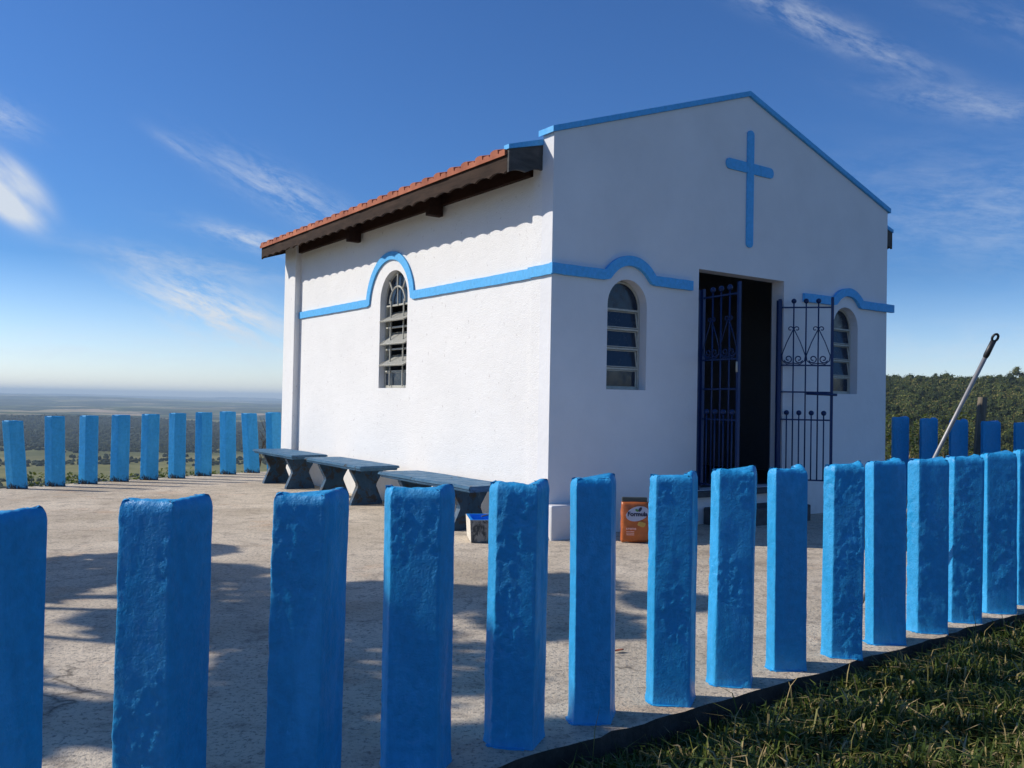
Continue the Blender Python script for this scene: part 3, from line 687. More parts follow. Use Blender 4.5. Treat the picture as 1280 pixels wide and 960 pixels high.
flab = ['blue concrete post nearest the camera, cut off by the left picture edge',
        'widest blue concrete post fully in frame, with a long patchy streak of glossy paint',
        'blue concrete post in front row standing before the farthest bench',
        'blue front row post with a thin lit left edge, just left of the paint box',
        'blue concrete post in front row just right of the paint box, before the chapel corner',
        'blue concrete post in front row immediately left of the orange sack',
        'blue front row post immediately right of the orange sack, with a ridge near its top',
        'blue concrete post in front row before the left leaf of the open chapel gate',
        'plain dark blue front row post before the dark doorway, right of the left gate leaf',
        'rough glossy blue front row post directly below the right gate leaf',
        'smooth blue concrete post in front row before the right corner of the chapel',
        'blue concrete post in front row that the silver pole leans on',
        'blue front row post next to the right of the one carrying the silver pole',
        'blue front row post second to the right of the silver pole, with pale glossy patch',
        'blue concrete post in front row cut by the right edge of the picture',
        'blue post beyond the right picture edge, ending the front row']
for i, (px, y, th, w_, t_, h_, fa, fb) in enumerate(front):
    x = px_ratio(px, 0.88, y)
    plain = i in (5, 8, 10); thv = R((3 if plain else -8.5) + (0.8 * ((i * 7) % 3)))
    strip = (0, 2, 2, 8, 10, 8, 9, 11, 11, 14, 11, 15, 13, 10, 10, 10)[i] * y / F_PX; t_ = 0.062; tb_ = x / y
    sl_k = min(0.8, max(0.0, (strip / t_ - math.sin(thv) - tb_ * math.cos(thv)) / (math.cos(thv) - tb_ * math.sin(thv))))
    if i < 3: sl_k = 0.1
    o = post('fence_post', (x, y), thv, h_, w_, t_, fa - (0.0 if plain else 0.016), fb, seed=i + 1, lean=(0.0045 * ((i * 37) % 5 - 2), 0.0), fine=0.008 if i < 10 else 0.011, res=0.008 if i < 10 else 0.011,
             slant=sl_k, ear=0.003 if i < 2 else 0.006 if i < 5 else 0.013, rough=0.25 if plain else (0.55, 0.9, 0.7, 0.8, 1.0, 0, 1.15, 1.2, 0, 1.0)[i] if i < 10 else 0.9)
    tag(o, flab[i], 'post', 'blue concrete posts of the front row')
    spill(o, w_, i + 1)
back = [((-6.11, 10.96), .845, -.10), ((-5.83, 11.33), .90, -.035), ((-5.59, 11.7), .905, -.01), ((-5.35, 12.1), .915, 0), ((-5.07, 12.41), .925, 0), ((-4.80, 12.72), .94, -.01),
        ((-4.58, 13.18), .95, -.012), ((-4.32, 13.53), .96, -.03), ((-4.06, 13.89), .935, -.075), ((-3.80, 14.25), .95, -.05)]
blab = ['blue post tilted left at the left edge of the far row',
        'second blue post from the left in the far row beyond the yard',
        'third blue post from the left in the far row, chipped near its top',
        'fourth blue post from the left in the far row, chipped along its left edge',
        'fifth blue post from the left in the far row, halfway along the row',
        'sixth blue post from the left in the far row, with black mould at its foot',
        'bright blue post in the far row, fourth from the chapel corner',
        'bright blue post in the far row, third from the chapel corner',
        'split and tilted bright blue far row post just left of the farthest bench',
        'blue far row post partly hidden behind the back corner of the chapel']
M['blue_mould'] = m_blue('blue_paint_with_mould', (0.04, 0.38, 0.74), gloss=(0.45, 0.65), bumpy=0.7)
nt = M['blue_mould'].node_tree; b_ = nt.nodes['Principled BSDF']; src = b_.inputs['Base Color'].links[0].from_socket
sp = N(nt, 'ShaderNodeSeparateXYZ'); tc = N(nt, 'ShaderNodeTexCoord'); nt.links.new(tc.outputs['Object'], sp.inputs[0])
mr = N(nt, 'ShaderNodeMapRange'); mr.inputs[1].default_value = 0.0; mr.inputs[2].default_value = 0.16; mr.inputs[3].default_value = 0.42; mr.inputs[4].default_value = 0.0
nt.links.new(sp.outputs['Z'], mr.inputs[0]); ns = tex(nt, tc.outputs['Object'], 14, 6, 0.75)
ad = N(nt, 'ShaderNodeMath', operation='ADD'); nt.links.new(mr.outputs[0], ad.inputs[0]); nt.links.new(ns, ad.inputs[1])
nt.links.new(mixc(nt, ramp(nt, ad.outputs[0], [(0.75, g3(0)), (0.88, g3(1))]), src, (0.01, 0.012, 0.015)), b_.inputs['Base Color'])
for i, ((x, y), h_, ln) in enumerate(back):
    a = R(23 + 4 * math.sin(i * 2.3))
    cx_, cy_ = -0.115 * math.cos(a) - 0.03 * math.sin(a), -0.115 * math.sin(a) + 0.03 * math.cos(a)
    wx, wy = ln, 0.0; lx = -wx * math.cos(-a); ly = wx * math.sin(-a)
    o = post('fence_post', (x - cx_, y - cy_), a, h_, 0.15, 0.045, 0.085, 0.06, mirror=True, seed=40 + i, lean=(lx, ly), fine=0.02, amp=0.9, ear=0.0, rough=0.35, m=M['blue_mould'], top_h=0.014)
    tag(o, blab[i], 'post', 'blue concrete posts of the far left row')
rlab = ['dark blue shaded post right beside the right corner of the chapel',
        'dark blue shaded post second from the chapel in the far right row',
        'dark blue shaded post just left of the old wooden post, behind the silver pole',
        'dark blue shaded post just right of the old wooden post in the far right row',
        'dark blue shaded post at the right picture edge in the far right row']
for i, (px, y, h_) in enumerate(((1117, 12.15, 1.085), (1152, 12.0, 1.075), (1189, 11.85, 1.065), (1229, 11.7, 1.055), (1270, 11.55, 1.05), (1310, 11.4, 1.04))):
    lb = 'dark blue shaded post beyond the right picture edge in the far right row' if i == 5 else rlab[i]
    x = px_ratio(px, 0.9, y)
    o = post('fence_post', (x, y), R(9), h_, 0.235 + 0.008 * i, 0.05, 0.03, 0.13, seed=60 + i, fine=0.04, amp=0.9)
    tag(o, lb, 'post', 'blue concrete posts of the far right row')

# old wooden post among them
bm = bmesh.new(); rings = []
for k in range(15):
    z = -0.2 + 1.585 * k / 14; ring = []
    for j in range(12):
        a = 2 * math.pi * j / 12; r_ = 0.062 * (1 + 0.16 * noise.noise(Vector((math.cos(a) * 2, math.sin(a) * 2, z * 1.5)))) * (1.0 if abs(math.cos(2 * a)) < 0.8 else 0.9)
        ring.append(bm.verts.new((r_ * math.cos(a) + 0.075 * z, r_ * math.sin(a), z + (0.02 * noise.noise(Vector((j, 1, 1))) if k == 14 else 0))))
    rings.append(ring)
for r0, r1 in zip(rings, rings[1:]):
    for k in range(12): bm.faces.new([r0[k], r0[(k + 1) % 12], r1[(k + 1) % 12], r1[k]])
bm.faces.new(rings[0][::-1]); bm.faces.new(rings[-1]); recalc(bm)
o = link('wooden_post', bm_mesh(bm, 'wooden_post', False), M['post_wood']); o.location = (px_ratio(1219, 0.9, 12.5), 12.5, 0.0)
tag(o, 'old dark wooden post with a pale sunlit top, among the shaded blue posts at right', 'post')

# ------------------------------------------------------------------ benches
def bench(v0, v1, label, seed, u0=-0.56, u1=-0.07, zt=0.46):
    c = hpt((u0 + u1) / 2, (v0 + v1) / 2); root = empty('concrete_bench', c, YAW)
    tag(root, label, 'bench', 'concrete benches along the chapel side wall')
    hw = (u1 - u0) / 2; hl = (v1 - v0) / 2
    bm = bmesh.new(); bmesh.ops.create_cube(bm, size=1.0, matrix=Matrix.Diagonal((2 * hw, 2 * hl, 0.055, 1)))
    bmesh.ops.bevel(bm, geom=bm.edges[:], offset=0.010, segments=2, affect='EDGES')
    bmesh.ops.subdivide_edges(bm, edges=bm.edges[:], cuts=6, use_grid_fill=True)
    for v in bm.verts:
        # bottom edge is set back, so the slab flares
        if v.co.z < 0: v.co.x *= 0.93; v.co.y *= 0.975
        k = noise.noise(v.co * 7 + Vector((seed, 0, 0))); v.co += Vector((0.006 * k, 0.008 * noise.noise(v.co * 11), 0.004 * k))
        v.co.z += zt - 0.028
    link('seat', bm_mesh(bm, 'seat', False), M['bench'], root)
    for s in (-1, 1):
        bm = bmesh.new(); H = zt - 0.058; yy = s * (hl * 0.56)
        prof = [(-0.20, 0), (0.20, 0), (0.195, 0.03), (0.115, H * 0.52), (0.12, H * 0.60), (0.20, H - 0.02), (0.20, H), (-0.20, H), (-0.20, H - 0.02), (-0.12, H * 0.60), (-0.115, H * 0.52), (-0.195, 0.03)]
        plate(bm, prof, [], yy - 0.035, yy + 0.035, lambda a, b, d: (a * 0.98, d, b))
        link('leg', bm_mesh(bm, 'leg'), M['bench_leg'], root)
    return root
bench(4.62, 6.12, 'farthest weathered blue concrete bench, beside the back corner of the chapel', 1)
bench(2.62, 4.22, 'middle weathered blue concrete bench beneath the arched side window', 2)
bench(0.40, 2.20, 'nearest weathered blue concrete bench, with chipped edge, beside the paint box', 3, zt=0.44)

# ------------------------------------------------------------------ paint box
bx = empty('paint_box', (-0.33, 7.44, 0.0), R(8)); tag(bx, 'dirty white styrofoam box holding blue paint, on the concrete by the nearest bench', 'box')
bm = bmesh.new(); w_, d_, h_, t_ = 0.34, 0.42, 0.195, 0.025
def frustum(bm, x0, x1, y0, y1, z0, z1, ins):
    lo = [(x0 + ins, y0 + ins), (x1 - ins, y0 + ins), (x1 - ins, y1 - ins), (x0 + ins, y1 - ins)]; hi = [(x0, y0), (x1, y0), (x1, y1), (x0, y1)]
    return [bm.verts.new((*p, z0)) for p in lo], [bm.verts.new((*p, z1)) for p in hi]
lo, hi = frustum(bm, 0, w_, 0, d_, 0.004, h_, 0.012); li, hi2 = frustum(bm, t_, w_ - t_, t_, d_ - t_, 0.03, h_, 0.010)
bm.faces.new(lo[::-1])
for k in range(4):
    j = (k + 1) % 4; bm.faces.new([lo[k], lo[j], hi[j], hi[k]])
me = None
recalc(bm); link('box_shell', bm_mesh(bm, 'box_shell'), M['foam'], bx)
bm = bmesh.new(); lo, hi = frustum(bm, 0, w_, 0, d_, 0.004, h_, 0.012); li, hi2 = frustum(bm, t_, w_ - t_, t_, d_ - t_, 0.03, h_, 0.010)
for k in range(4):
    j = (k + 1) % 4; bm.faces.new([hi[k], hi[j], hi2[j], hi2[k]]); bm.faces.new([hi2[k], hi2[j], li[j], li[k]])
bm.faces.new(li)
for v in lo: bm.verts.remove(v)
link('painted_rim', bm_mesh(bm, 'painted_rim'), M['foam_inside'], bx)
# stirring stick resting across it
bm = bmesh.new(); tube(bm, [(0, 0, 0), (0.26, 0.10, 0.055)], 0.006, 6); recalc(bm)
o = link('stirring_stick', bm_mesh(bm, 'stirring_stick'), M['post_wood']); o.location = (-0.24, 7.63, 0.203)
tag(o, 'thin pale stick lying across the rim of the paint box', 'stick')

# ------------------------------------------------------------------ orange sack
sk = empty('mortar_sack', (1.09, 7.60, 0), R(2)); tag(sk, 'orange paper sack with a white oval logo standing before the chapel wall', 'sack')
bm = bmesh.new(); bmesh.ops.create_cube(bm, size=1.0, matrix=Matrix.Translation((0, 0.05, 0.18)) @ Matrix.Diagonal((0.25, 0.10, 0.345, 1)))
bmesh.ops.subdivide_edges(bm, edges=bm.edges[:], cuts=12, use_grid_fill=True)
for v in bm.verts:
    zz = v.co.z / 0.36; fx = v.co.x / 0.125
    bul = math.sin(math.pi * min(1, max(0, zz * 0.96 + 0.02))) ** 0.5 * (1 - 0.5 * fx * fx)
    v.co.y = 0.05 + (v.co.y - 0.05) * (0.30 + 0.75 * bul)
    v.co.x *= 1 - 0.05 * (1 - bul); v.co += Vector((0.006 * noise.noise(v.co * 14), 0.007 * noise.noise(v.co * 16), 0.005 * noise.noise(v.co * 9 + Vector((4, 0, 0)))))
link('sack_body', bm_mesh(bm, 'sack_body', True), M['bag'], sk)
box_obj('folded_top', M['bag_dark'], sk, -0.12, 0.10, 0.035, 0.062, 0.345, 0.392, bev=0.008)
yf = -0.0085
def decal(pts, m, d=0.0, name='printed_mark'):
    bm = bmesh.new(); plate(bm, pts, [], yf - 0.001 - d, yf - 0.0035 - d, lambda a, b, dd: (a, dd, b)); return link(name, bm_mesh(bm, name), m, sk)
decal([(0.0 + 0.098 * math.cos(t) + 0.008, 0.255 + 0.062 * math.sin(t) + 0.018 * math.cos(t)) for t in [2 * math.pi * k / 36 for k in range(36)]], M['label_white'], name='logo_oval')
decal([(0.030 + 0.014 * math.cos(t) + 0.008 * math.sin(t), 0.293 + 0.020 * math.sin(t)) for t in [2 * math.pi * k / 20 for k in range(20)]], M['ink'], 0.003, 'logo_leaf')
decal([(0.002 + 0.013 * math.cos(t) - 0.006 * math.sin(t), 0.285 + 0.012 * math.sin(t)) for t in [2 * math.pi * k / 20 for k in range(20)]], M['ink_green'], 0.003, 'logo_leaf')
decal([(0.045 + 0.035 * math.cos(t), 0.165 + 0.022 * math.sin(t) + 0.004 * math.cos(3 * t)) for t in [2 * math.pi * k / 20 for k in range(20)]], M['ink_gold'])
def text(s, size, x, z, m, d=0.004, bold=0.0):
    cu = bpy.data.curves.new('lettering', 'FONT'); cu.body = s; cu.size = size; cu.extrude = 0.0008; cu.offset = bold; cu.align_x = 'CENTER'
    t = bpy.data.objects.new('tmp', cu); COL.objects.link(t); dg = bpy.context.evaluated_depsgraph_get()
    me = bpy.data.meshes.new_from_object(t.evaluated_get(dg)); bpy.data.objects.remove(t); me.transform(Matrix.Rotation(math.pi / 2, 4, 'X')); me.materials.clear()
    o = link('lettering', me, m, sk); o.location = (x, yf - d, z); return o
text('Formula', 0.052, 0.008, 0.236, M['ink'], 0.006, 0.0018)
text('creme', 0.034, -0.045, 0.118, M['ink_pale'], 0.003, 0.0008)
for k in range(3): decal([(-0.085, 0.100 - 0.014 * k), (-0.018, 0.100 - 0.014 * k), (-0.018, 0.105 - 0.014 * k), (-0.085, 0.105 - 0.014 * k)], M['ink_pale'])

# ------------------------------------------------------------------ silver pole leaning on the fence
top = Vector((2.503, 4.56, 1.588)); mid = Vector((2.335, 4.87, 0.925)); 
dirv = (mid - top).normalized(); foot = top + dirv * ((top.z - 0.015) / -dirv.z)
pl = empty('extension_pole', (foot.x, foot.y, 0)); tag(pl, 'thin silver metal pole with a black grip, leaning on a front row post', 'pole')
q0 = foot - Vector((foot.x, foot.y, 0)); q1 = top - Vector((foot.x, foot.y, 0)); ax = (q1 - q0).normalized()
bm = bmesh.new(); tube(bm, [q0, q1 - ax * 0.10], 0.0112, 14); recalc(bm); link('tube', bm_mesh(bm, 'tube', True), M['aluminium'], pl)
bm = bmesh.new(); tube(bm, [q1 - ax * 0.125, q1 - ax * 0.11, q1 - ax * 0.03], [0.0125, 0.0150, 0.0140], 14)
side = ax.cross(Vector((0, 1, 0))).normalized()
ringp = [q1 - ax * 0.012 + (ax * math.cos(t) * 0.020 + side * math.sin(t) * 0.014) for t in [2 * math.pi * k / 14 for k in range(15)]]
tube(bm, ringp, 0.0065, 8, cap=False); recalc(bm); link('grip', bm_mesh(bm, 'grip', True), M['grip'], pl)

# ------------------------------------------------------------------ fallen leaf
bm = bmesh.new(); pts = []
for k in range(9):
    t = k / 8; wv = 0.013 * math.sin(math.pi * t) ** 0.8; pts.append((-0.03 + 0.06 * t, wv, 0.006 + 0.010 * abs(t - 0.4)))
a_ = [bm.verts.new((x, y, z + 0.006)) for x, y, z in pts]; c_ = [bm.verts.new((x, 0, z)) for x, y, z in pts]; b2 = [bm.verts.new((x, -y, z + 0.007)) for x, y, z in pts]
for r0, r1 in ((a_, c_), (c_, b2)):
    for k in range(8): bm.faces.new([r0[k], r0[k + 1], r1[k + 1], r1[k]])
bmesh.ops.remove_doubles(bm, verts=bm.verts[:], dist=0.0004)
o = link('fallen_leaf', bm_mesh(bm, 'fallen_leaf'), M['leaf_red']); o.location = (0.535, 4.27, 0.0); o.rotation_euler.z = 0.3
tag(o, 'small curled reddish dry leaf lying on the concrete between two front posts', 'leaf')

# ------------------------------------------------------------------ grass and weeds
rng = np.random.default_rng(5)
def blades(name, P, ln, wd, tint, bend=0.5, m=None, lean=0.5):
    n = len(P); az = rng.uniform(0, 2 * np.pi, n); d = np.stack([np.cos(az), np.sin(az), np.zeros(n)], 1); sd = np.stack([-np.sin(az), np.cos(az), np.zeros(n)], 1)
    tw = rng.uniform(-0.6, 0.6, n)[:, None]; sd = sd + d * tw; k = rng.uniform(0.15, 1.0, n)[:, None] * bend; le = rng.uniform(0, lean, n)[:, None]
    up = np.array([[0, 0, 1.0]]); ln = ln[:, None]; wd = wd[:, None]
    p0 = P; p1 = P + up * ln * 0.5 * (1 - le * 0.35) + d * ln * (0.30 * le + 0.10 * k); p2 = P + up * ln * (0.86 - 0.45 * k) * (1 - le * 0.4) + d * ln * (0.55 * le + 0.5 * k)
    V = np.stack([p0 - sd * wd, p0 + sd * wd, p1 - sd * wd * 0.9, p1 + sd * wd * 0.9, p2], 1).reshape(-1, 3)
    b0 = np.arange(n)[:, None] * 5
    Fc = np.concatenate([b0 + np.array([[0, 1, 3]]), b0 + np.array([[0, 3, 2]]), b0 + np.array([[2, 3, 4]])], 0)
    return link(name, np_mesh(name, V, Fc, np.repeat(tint, 5)), m or M['grass'])
def in_front(n):
    s = rng.uniform(-2.2, 6.5, n); t = np.where(rng.uniform(0, 1, n) < 0.10, rng.uniform(0.10, 0.28, n), rng.uniform(0.12, 2.6, n))
    x = -0.06 + FD.x * s + FN.x * t; y = 3.02 + FD.y * s + FN.y * t
    return x, y, t
x, y, t = in_front(190000)
clump = 0.5 + 0.5 * vnoise(x, y, 0.16, 8); keep = (rng.uniform(0, 1, len(x)) < 0.25 + 0.75 * clump) & (y > 0.9) & (np.abs(x) < 0.72 * y + 0.5) & (rng.uniform(0, 1, len(x)) < np.clip((t - 0.05) * 6, 0.4, 1))
x, y, t, clump = x[keep], y[keep], t[keep], clump[keep]; n = len(x)
P = np.stack([x, y, height(x, y) - 0.01], 1)
mound = 0.085 * np.clip((t - 0.08) * 5, 0.1, 1) * clump; P[:, 2] += mound
tint = np.clip(rng.beta(1.6, 2.4, n) * 0.75 + (rng.uniform(0, 1, n) < 0.22) * rng.uniform(0.35, 0.8, n) + 0.12 * (vnoise(x, y, 0.35, 9)), 0, 1)
g = blades('grass', P, (0.045 + 0.20 * rng.beta(1.2, 3.0, n)) * (0.55 + 0.85 * clump), np.where(rng.uniform(0, 1, n) < 0.04, rng.uniform(0.006, 0.011, n), rng.uniform(0.0014, 0.0048, n)), tint, 1.0, lean=1.25); tag(g, kind='stuff')
x, y, t = in_front(900); k_ = (t < 1.2) & (y > 0.9); x, y, t = x[k_], y[k_], t[k_]; n = len(x)
P = np.stack([x, y, height(x, y)], 1)
g = blades('grass', P, rng.uniform(0.16, 0.34, n), rng.uniform(0.0012, 0.0028, n), rng.uniform(0.4, 1, n), 0.7, lean=1.3); tag(g, kind='stuff')
# ragged green and straw tufts beyond the far kerb
def along(pts, n, spread, off):
    pts = np.array(pts, float); seg = rng.integers(0, len(pts) - 1, n); f_ = rng.uniform(0, 1, n)[:, None]
    p = pts[seg] * (1 - f_) + pts[seg + 1] * f_; p[:, 0] += rng.uniform(-spread, spread, n) + off[0]; p[:, 1] += rng.uniform(-spread, spread, n) + off[1]; return p
p = along([(-6.6, 10.6), (-6.2, 11.25), (-5.6, 12.2), (-5.0, 13.1), (-4.1, 14.3), (-3.6, 15.2)], 7000, 0.28, (-0.34, 0.28)); n = len(p)
P = np.column_stack([p, height(p[:, 0], p[:, 1]) - 0.01])
g = blades('grass', P, rng.uniform(0.08, 0.22, n), rng.uniform(0.003, 0.007, n), np.clip(rng.beta(2, 2, n) * 0.9, 0, 1), 0.8, lean=0.9); tag(g, kind='stuff')
aa = rng.uniform(0.40, 0.60, 12000); rr_ = rng.uniform(15.2, 21.5, 12000); p = np.column_stack([rr_ * np.sin(aa), rr_ * np.cos(aa)]); n = len(p)
P = np.column_stack([p, height(p[:, 0], p[:, 1]) - 0.01])
g = blades('dry_grass', P, rng.uniform(0.3, 0.95, n), rng.uniform(0.003, 0.009, n), rng.uniform(0, 1, n), 0.5, M['dry'], lean=0.6); tag(g, kind='stuff')
def weed(name, x, y, h, nl, label, group, seed, spread=0.10, lw=0.022):
    r_ = np.random.default_rng(seed); z = float(height(np.array([x]), np.array([y]))[0])
    th = r_.uniform(0, 2 * np.pi, nl); hh = r_.uniform(0.25, 1, nl) * h; rr = r_.uniform(0.2, 1, nl) * spread
    c = np.stack([rr * np.cos(th), rr * np.sin(th), hh], 1); d = np.stack([np.cos(th), np.sin(th), r_.uniform(-0.3, 0.9, nl)], 1) * r_.uniform(0.6, 1.4, nl)[:, None] * lw * 1.6
    s = np.stack([-np.sin(th), np.cos(th), r_.uniform(-0.4, 0.4, nl)], 1) * lw * 0.6
    V = np.stack([c, c + d * 0.5 + s, c + d, c + d * 0.5 - s], 1).reshape(-1, 3); b0 = np.arange(nl)[:, None] * 4
    root = empty(name, (x, y, z)); tag(root, label, 'weed', group)
    link('leaves', np_mesh('leaves', V, b0 + np.array([[0, 1, 2, 3]]), np.repeat(r_.uniform(0, 1, nl), 4)), M['weed'], root)
    bm = bmesh.new()
    for k in range(5):
        a = r_.uniform(0, 6.28); tube(bm, [(0, 0, -0.02), (0.3 * spread * math.cos(a), 0.3 * spread * math.sin(a), h * 0.5), (0.8 * spread * math.cos(a), 0.8 * spread * math.sin(a), h * 0.95)], 0.003, 4)
    link('stem', bm_mesh(bm, 'stem'), M['weed'], root); return root
wl = ['low leafy weed at the left edge of the picture behind the leaning post', 'low leafy weed behind the kerb between the first and second far posts', 'low leafy weed between the second and third far posts', 'low leafy weed between the third and fourth far posts',
      'low leafy weed between the fourth and fifth far posts', 'low leafy weed between the fifth and sixth far posts', 'low leafy weed between the sixth and seventh far posts', 'low leafy weed between the seventh and eighth far posts', 'low leafy weed between the eighth and ninth far posts']
wp = [(-6.5, 10.85), (-6.12, 11.35), (-5.86, 11.75), (-5.62, 12.1), (-5.36, 12.45), (-5.08, 12.8), (-4.8, 13.15), (-4.56, 13.55), (-4.3, 13.95)]
for k, ((x, y), lb) in enumerate(zip(wp, wl)):
    weed('weed', x - 0.02, y + 0.06, 0.26 + 0.1 * ((k * 7) % 4) / 4, 120, lb, 'weeds behind the far kerb', 100 + k, 0.16, 0.032)
for k, (x, y, h, lb) in enumerate(((7.15, 15.4, 1.3, 'tall green weed between the two shaded posts nearest the chapel'), (7.9, 15.6, 1.35, 'tall green weed behind the foot of the silver pole'), (6.7, 15.8, 1.3, 'tall green weed against the right corner of the chapel'))):
    weed('weed', x, y, h, 520, lb, 'tall weeds behind the far right row', 130 + k, 0.30, 0.035)

# bare sapling behind the far left corner of the chapel
def sapling(x, y, h, label):
    z = float(height(np.array([x]), np.array([y]))[0]); root = empty('bare_sapling', (x, y, z)); tag(root, label, 'sapling'); r_ = random.Random(3); bm = bmesh.new()
    def grow(p, d, ln, rad, lvl):
        q = p + d * ln; m_ = p.lerp(q, 0.5) + Vector((r_.uniform(-.05, .05), r_.uniform(-.05, .05), 0)) * ln; tube(bm, [p, m_, q], [rad, rad * 0.8, rad * 0.6], 5)
        if lvl > 0:
            for _ in range(3): grow(p.lerp(q, r_.uniform(0.5, 1)), (d + Vector((r_.uniform(-.8, .8), r_.uniform(-.8, .8), r_.uniform(-.1, .5)))).normalized(), ln * 0.6, rad * 0.6, lvl - 1)
    grow(Vector((0, 0, -0.1)), Vector((-0.1, 0, 1)).normalized(), h * 0.5, 0.014, 3); recalc(bm)
    link('branches', bm_mesh(bm, 'branches'), M['bark'], root)
sapling(-4.6, 16.4, 1.55, 'thin bare twiggy sapling beside the back corner of the chapel')

# ------------------------------------------------------------------ trees
def leaf_cloud(clumps, per, size, seed):
    r_ = np.random.default_rng(seed); C_ = []; 
    for (cx_, cy_, cz_, rr, fl) in clumps:
        d = r_.normal(size=(per, 3)); d /= np.linalg.norm(d, axis=1)[:, None]; k = r_.uniform(0.35, 1.0, per) ** 0.5
        C_.append(np.array([[cx_, cy_, cz_]]) + d * (k * rr)[:, None] * np.array([[1, 1, fl]]))
    c = np.concatenate(C_); n = len(c); a = r_.normal(size=(n, 3)); a /= np.linalg.norm(a, axis=1)[:, None]; b_ = np.cross(a, r_.normal(size=(n, 3))); b_ /= np.linalg.norm(b_, axis=1)[:, None]
    s = (r_.uniform(0.6, 1.3, n) * size)[:, None]; V = np.stack([c - a * s, c + b_ * s * 0.45, c + a * s, c - b_ * s * 0.45], 1).reshape(-1, 3)
    return V, np.arange(n)[:, None] * 4 + np.array([[0, 1, 2, 3]]), np.repeat(r_.uniform(0, 1, n), 4)
def tree(x, y, h, crown, label, seed, group=None, per=460, lsize=0.09):
    z = float(height(np.array([x]), np.array([y]))[0]); root = empty('shade_tree', (x, y, z)); tag(root, label, 'tree', group); r_ = random.Random(seed)
    cl = []; bm = bmesh.new(); tb = h * 0.42
    tube(bm, [(0, 0, -0.2), (0.05, 0.04, tb * 0.5), (0.0, 0.1, tb)], [0.17, 0.13, 0.11], 10)
    for k in range(16):
        a = 2 * math.pi * k / 16 + r_.uniform(-.3, .3); rr = crown * r_.uniform(0.25, 0.95); zz = h * r_.uniform(0.5, 0.95)
        p = (rr * math.cos(a), rr * math.sin(a), zz); tube(bm, [(0, 0.1, tb * r_.uniform(0.75, 1)), (p[0] * .5, p[1] * .5, zz * 0.72), p], [0.06, 0.035, 0.012], 6)
        cl.append((*p, crown * r_.uniform(0.18, 0.30), 0.36))
        for _ in range(4):
            cl.append((p[0] + r_.uniform(-1, 1) * crown * .35, p[1] + r_.uniform(-1, 1) * crown * .35, zz + r_.uniform(-.5, .5), crown * r_.uniform(0.08, 0.18), 0.4))
    recalc(bm); link('trunk', bm_mesh(bm, 'trunk', True), M['bark'], root)
    V, Fc, tn = leaf_cloud(cl, per, lsize, seed); link('crown', np_mesh('crown', V, Fc, tn), M['tree_leaf'], root); return root
TREES = [(-7.6, 5.25, 5.6, 2.0), (-11.4, 4.9, 6.0, 1.9)]
for k, (x, y, h, cr) in enumerate(TREES):
    tree(x, y, h, cr, ('broad leafy tree left of the yard outside the frame, nearer the yard', 'broad leafy tree farther left of the yard outside the frame')[k], 20 + k)

# crowns for woods: noisy low polyhedra
def ico(sub):
    bm = bmesh.new(); bmesh.ops.create_icosphere(bm, subdivisions=sub, radius=1.0); bm.verts.ensure_lookup_table()
    V = np.array([v.co[:] for v in bm.verts]); Fc = np.array([[v.index for v in f.verts] for f in bm.faces]); bm.free(); return V, Fc
def crowns(name, C_, rad, sub, seed, hs=1.0, m=None, rough=0.28):
    V0, F0 = ico(sub); n = len(C_); r_ = np.random.default_rng(seed); nv = len(V0)
    jit = 1 + rough * r_.normal(size=(n, nv)).clip(-1.6, 1.6)
    base = 0.25 * np.sin(V0 @ np.array([2.1, 1.3, 0.7]) * 2)[None, :] * r_.choice([-1, 1], size=(n, 1))
    Vn = V0[None] * (jit + base)[:, :, None] * rad[:, None, None]; Vn[:, :, 2] *= hs * r_.uniform(0.75, 1.3, n)[:, None]
    Vn += C_[:, None, :]; Fn = (np.arange(n) * nv)[:, None, None] + F0[None]
    tn = np.clip(r_.beta(2, 2.6, n)[:, None] + 0.10 * r_.normal(size=(n, nv)), 0, 1)
    return link(name, np_mesh(name, Vn.reshape(-1, 3), Fn.reshape(-1, 3), tn.ravel()), m or M['forest'])
def sector(n, a0, a1, r0, r1):
    a = np.radians(rng.uniform(a0, a1, n)); r = np.sqrt(rng.uniform(r0 * r0, r1 * r1, n)); return r * np.sin(a), r * np.cos(a), r
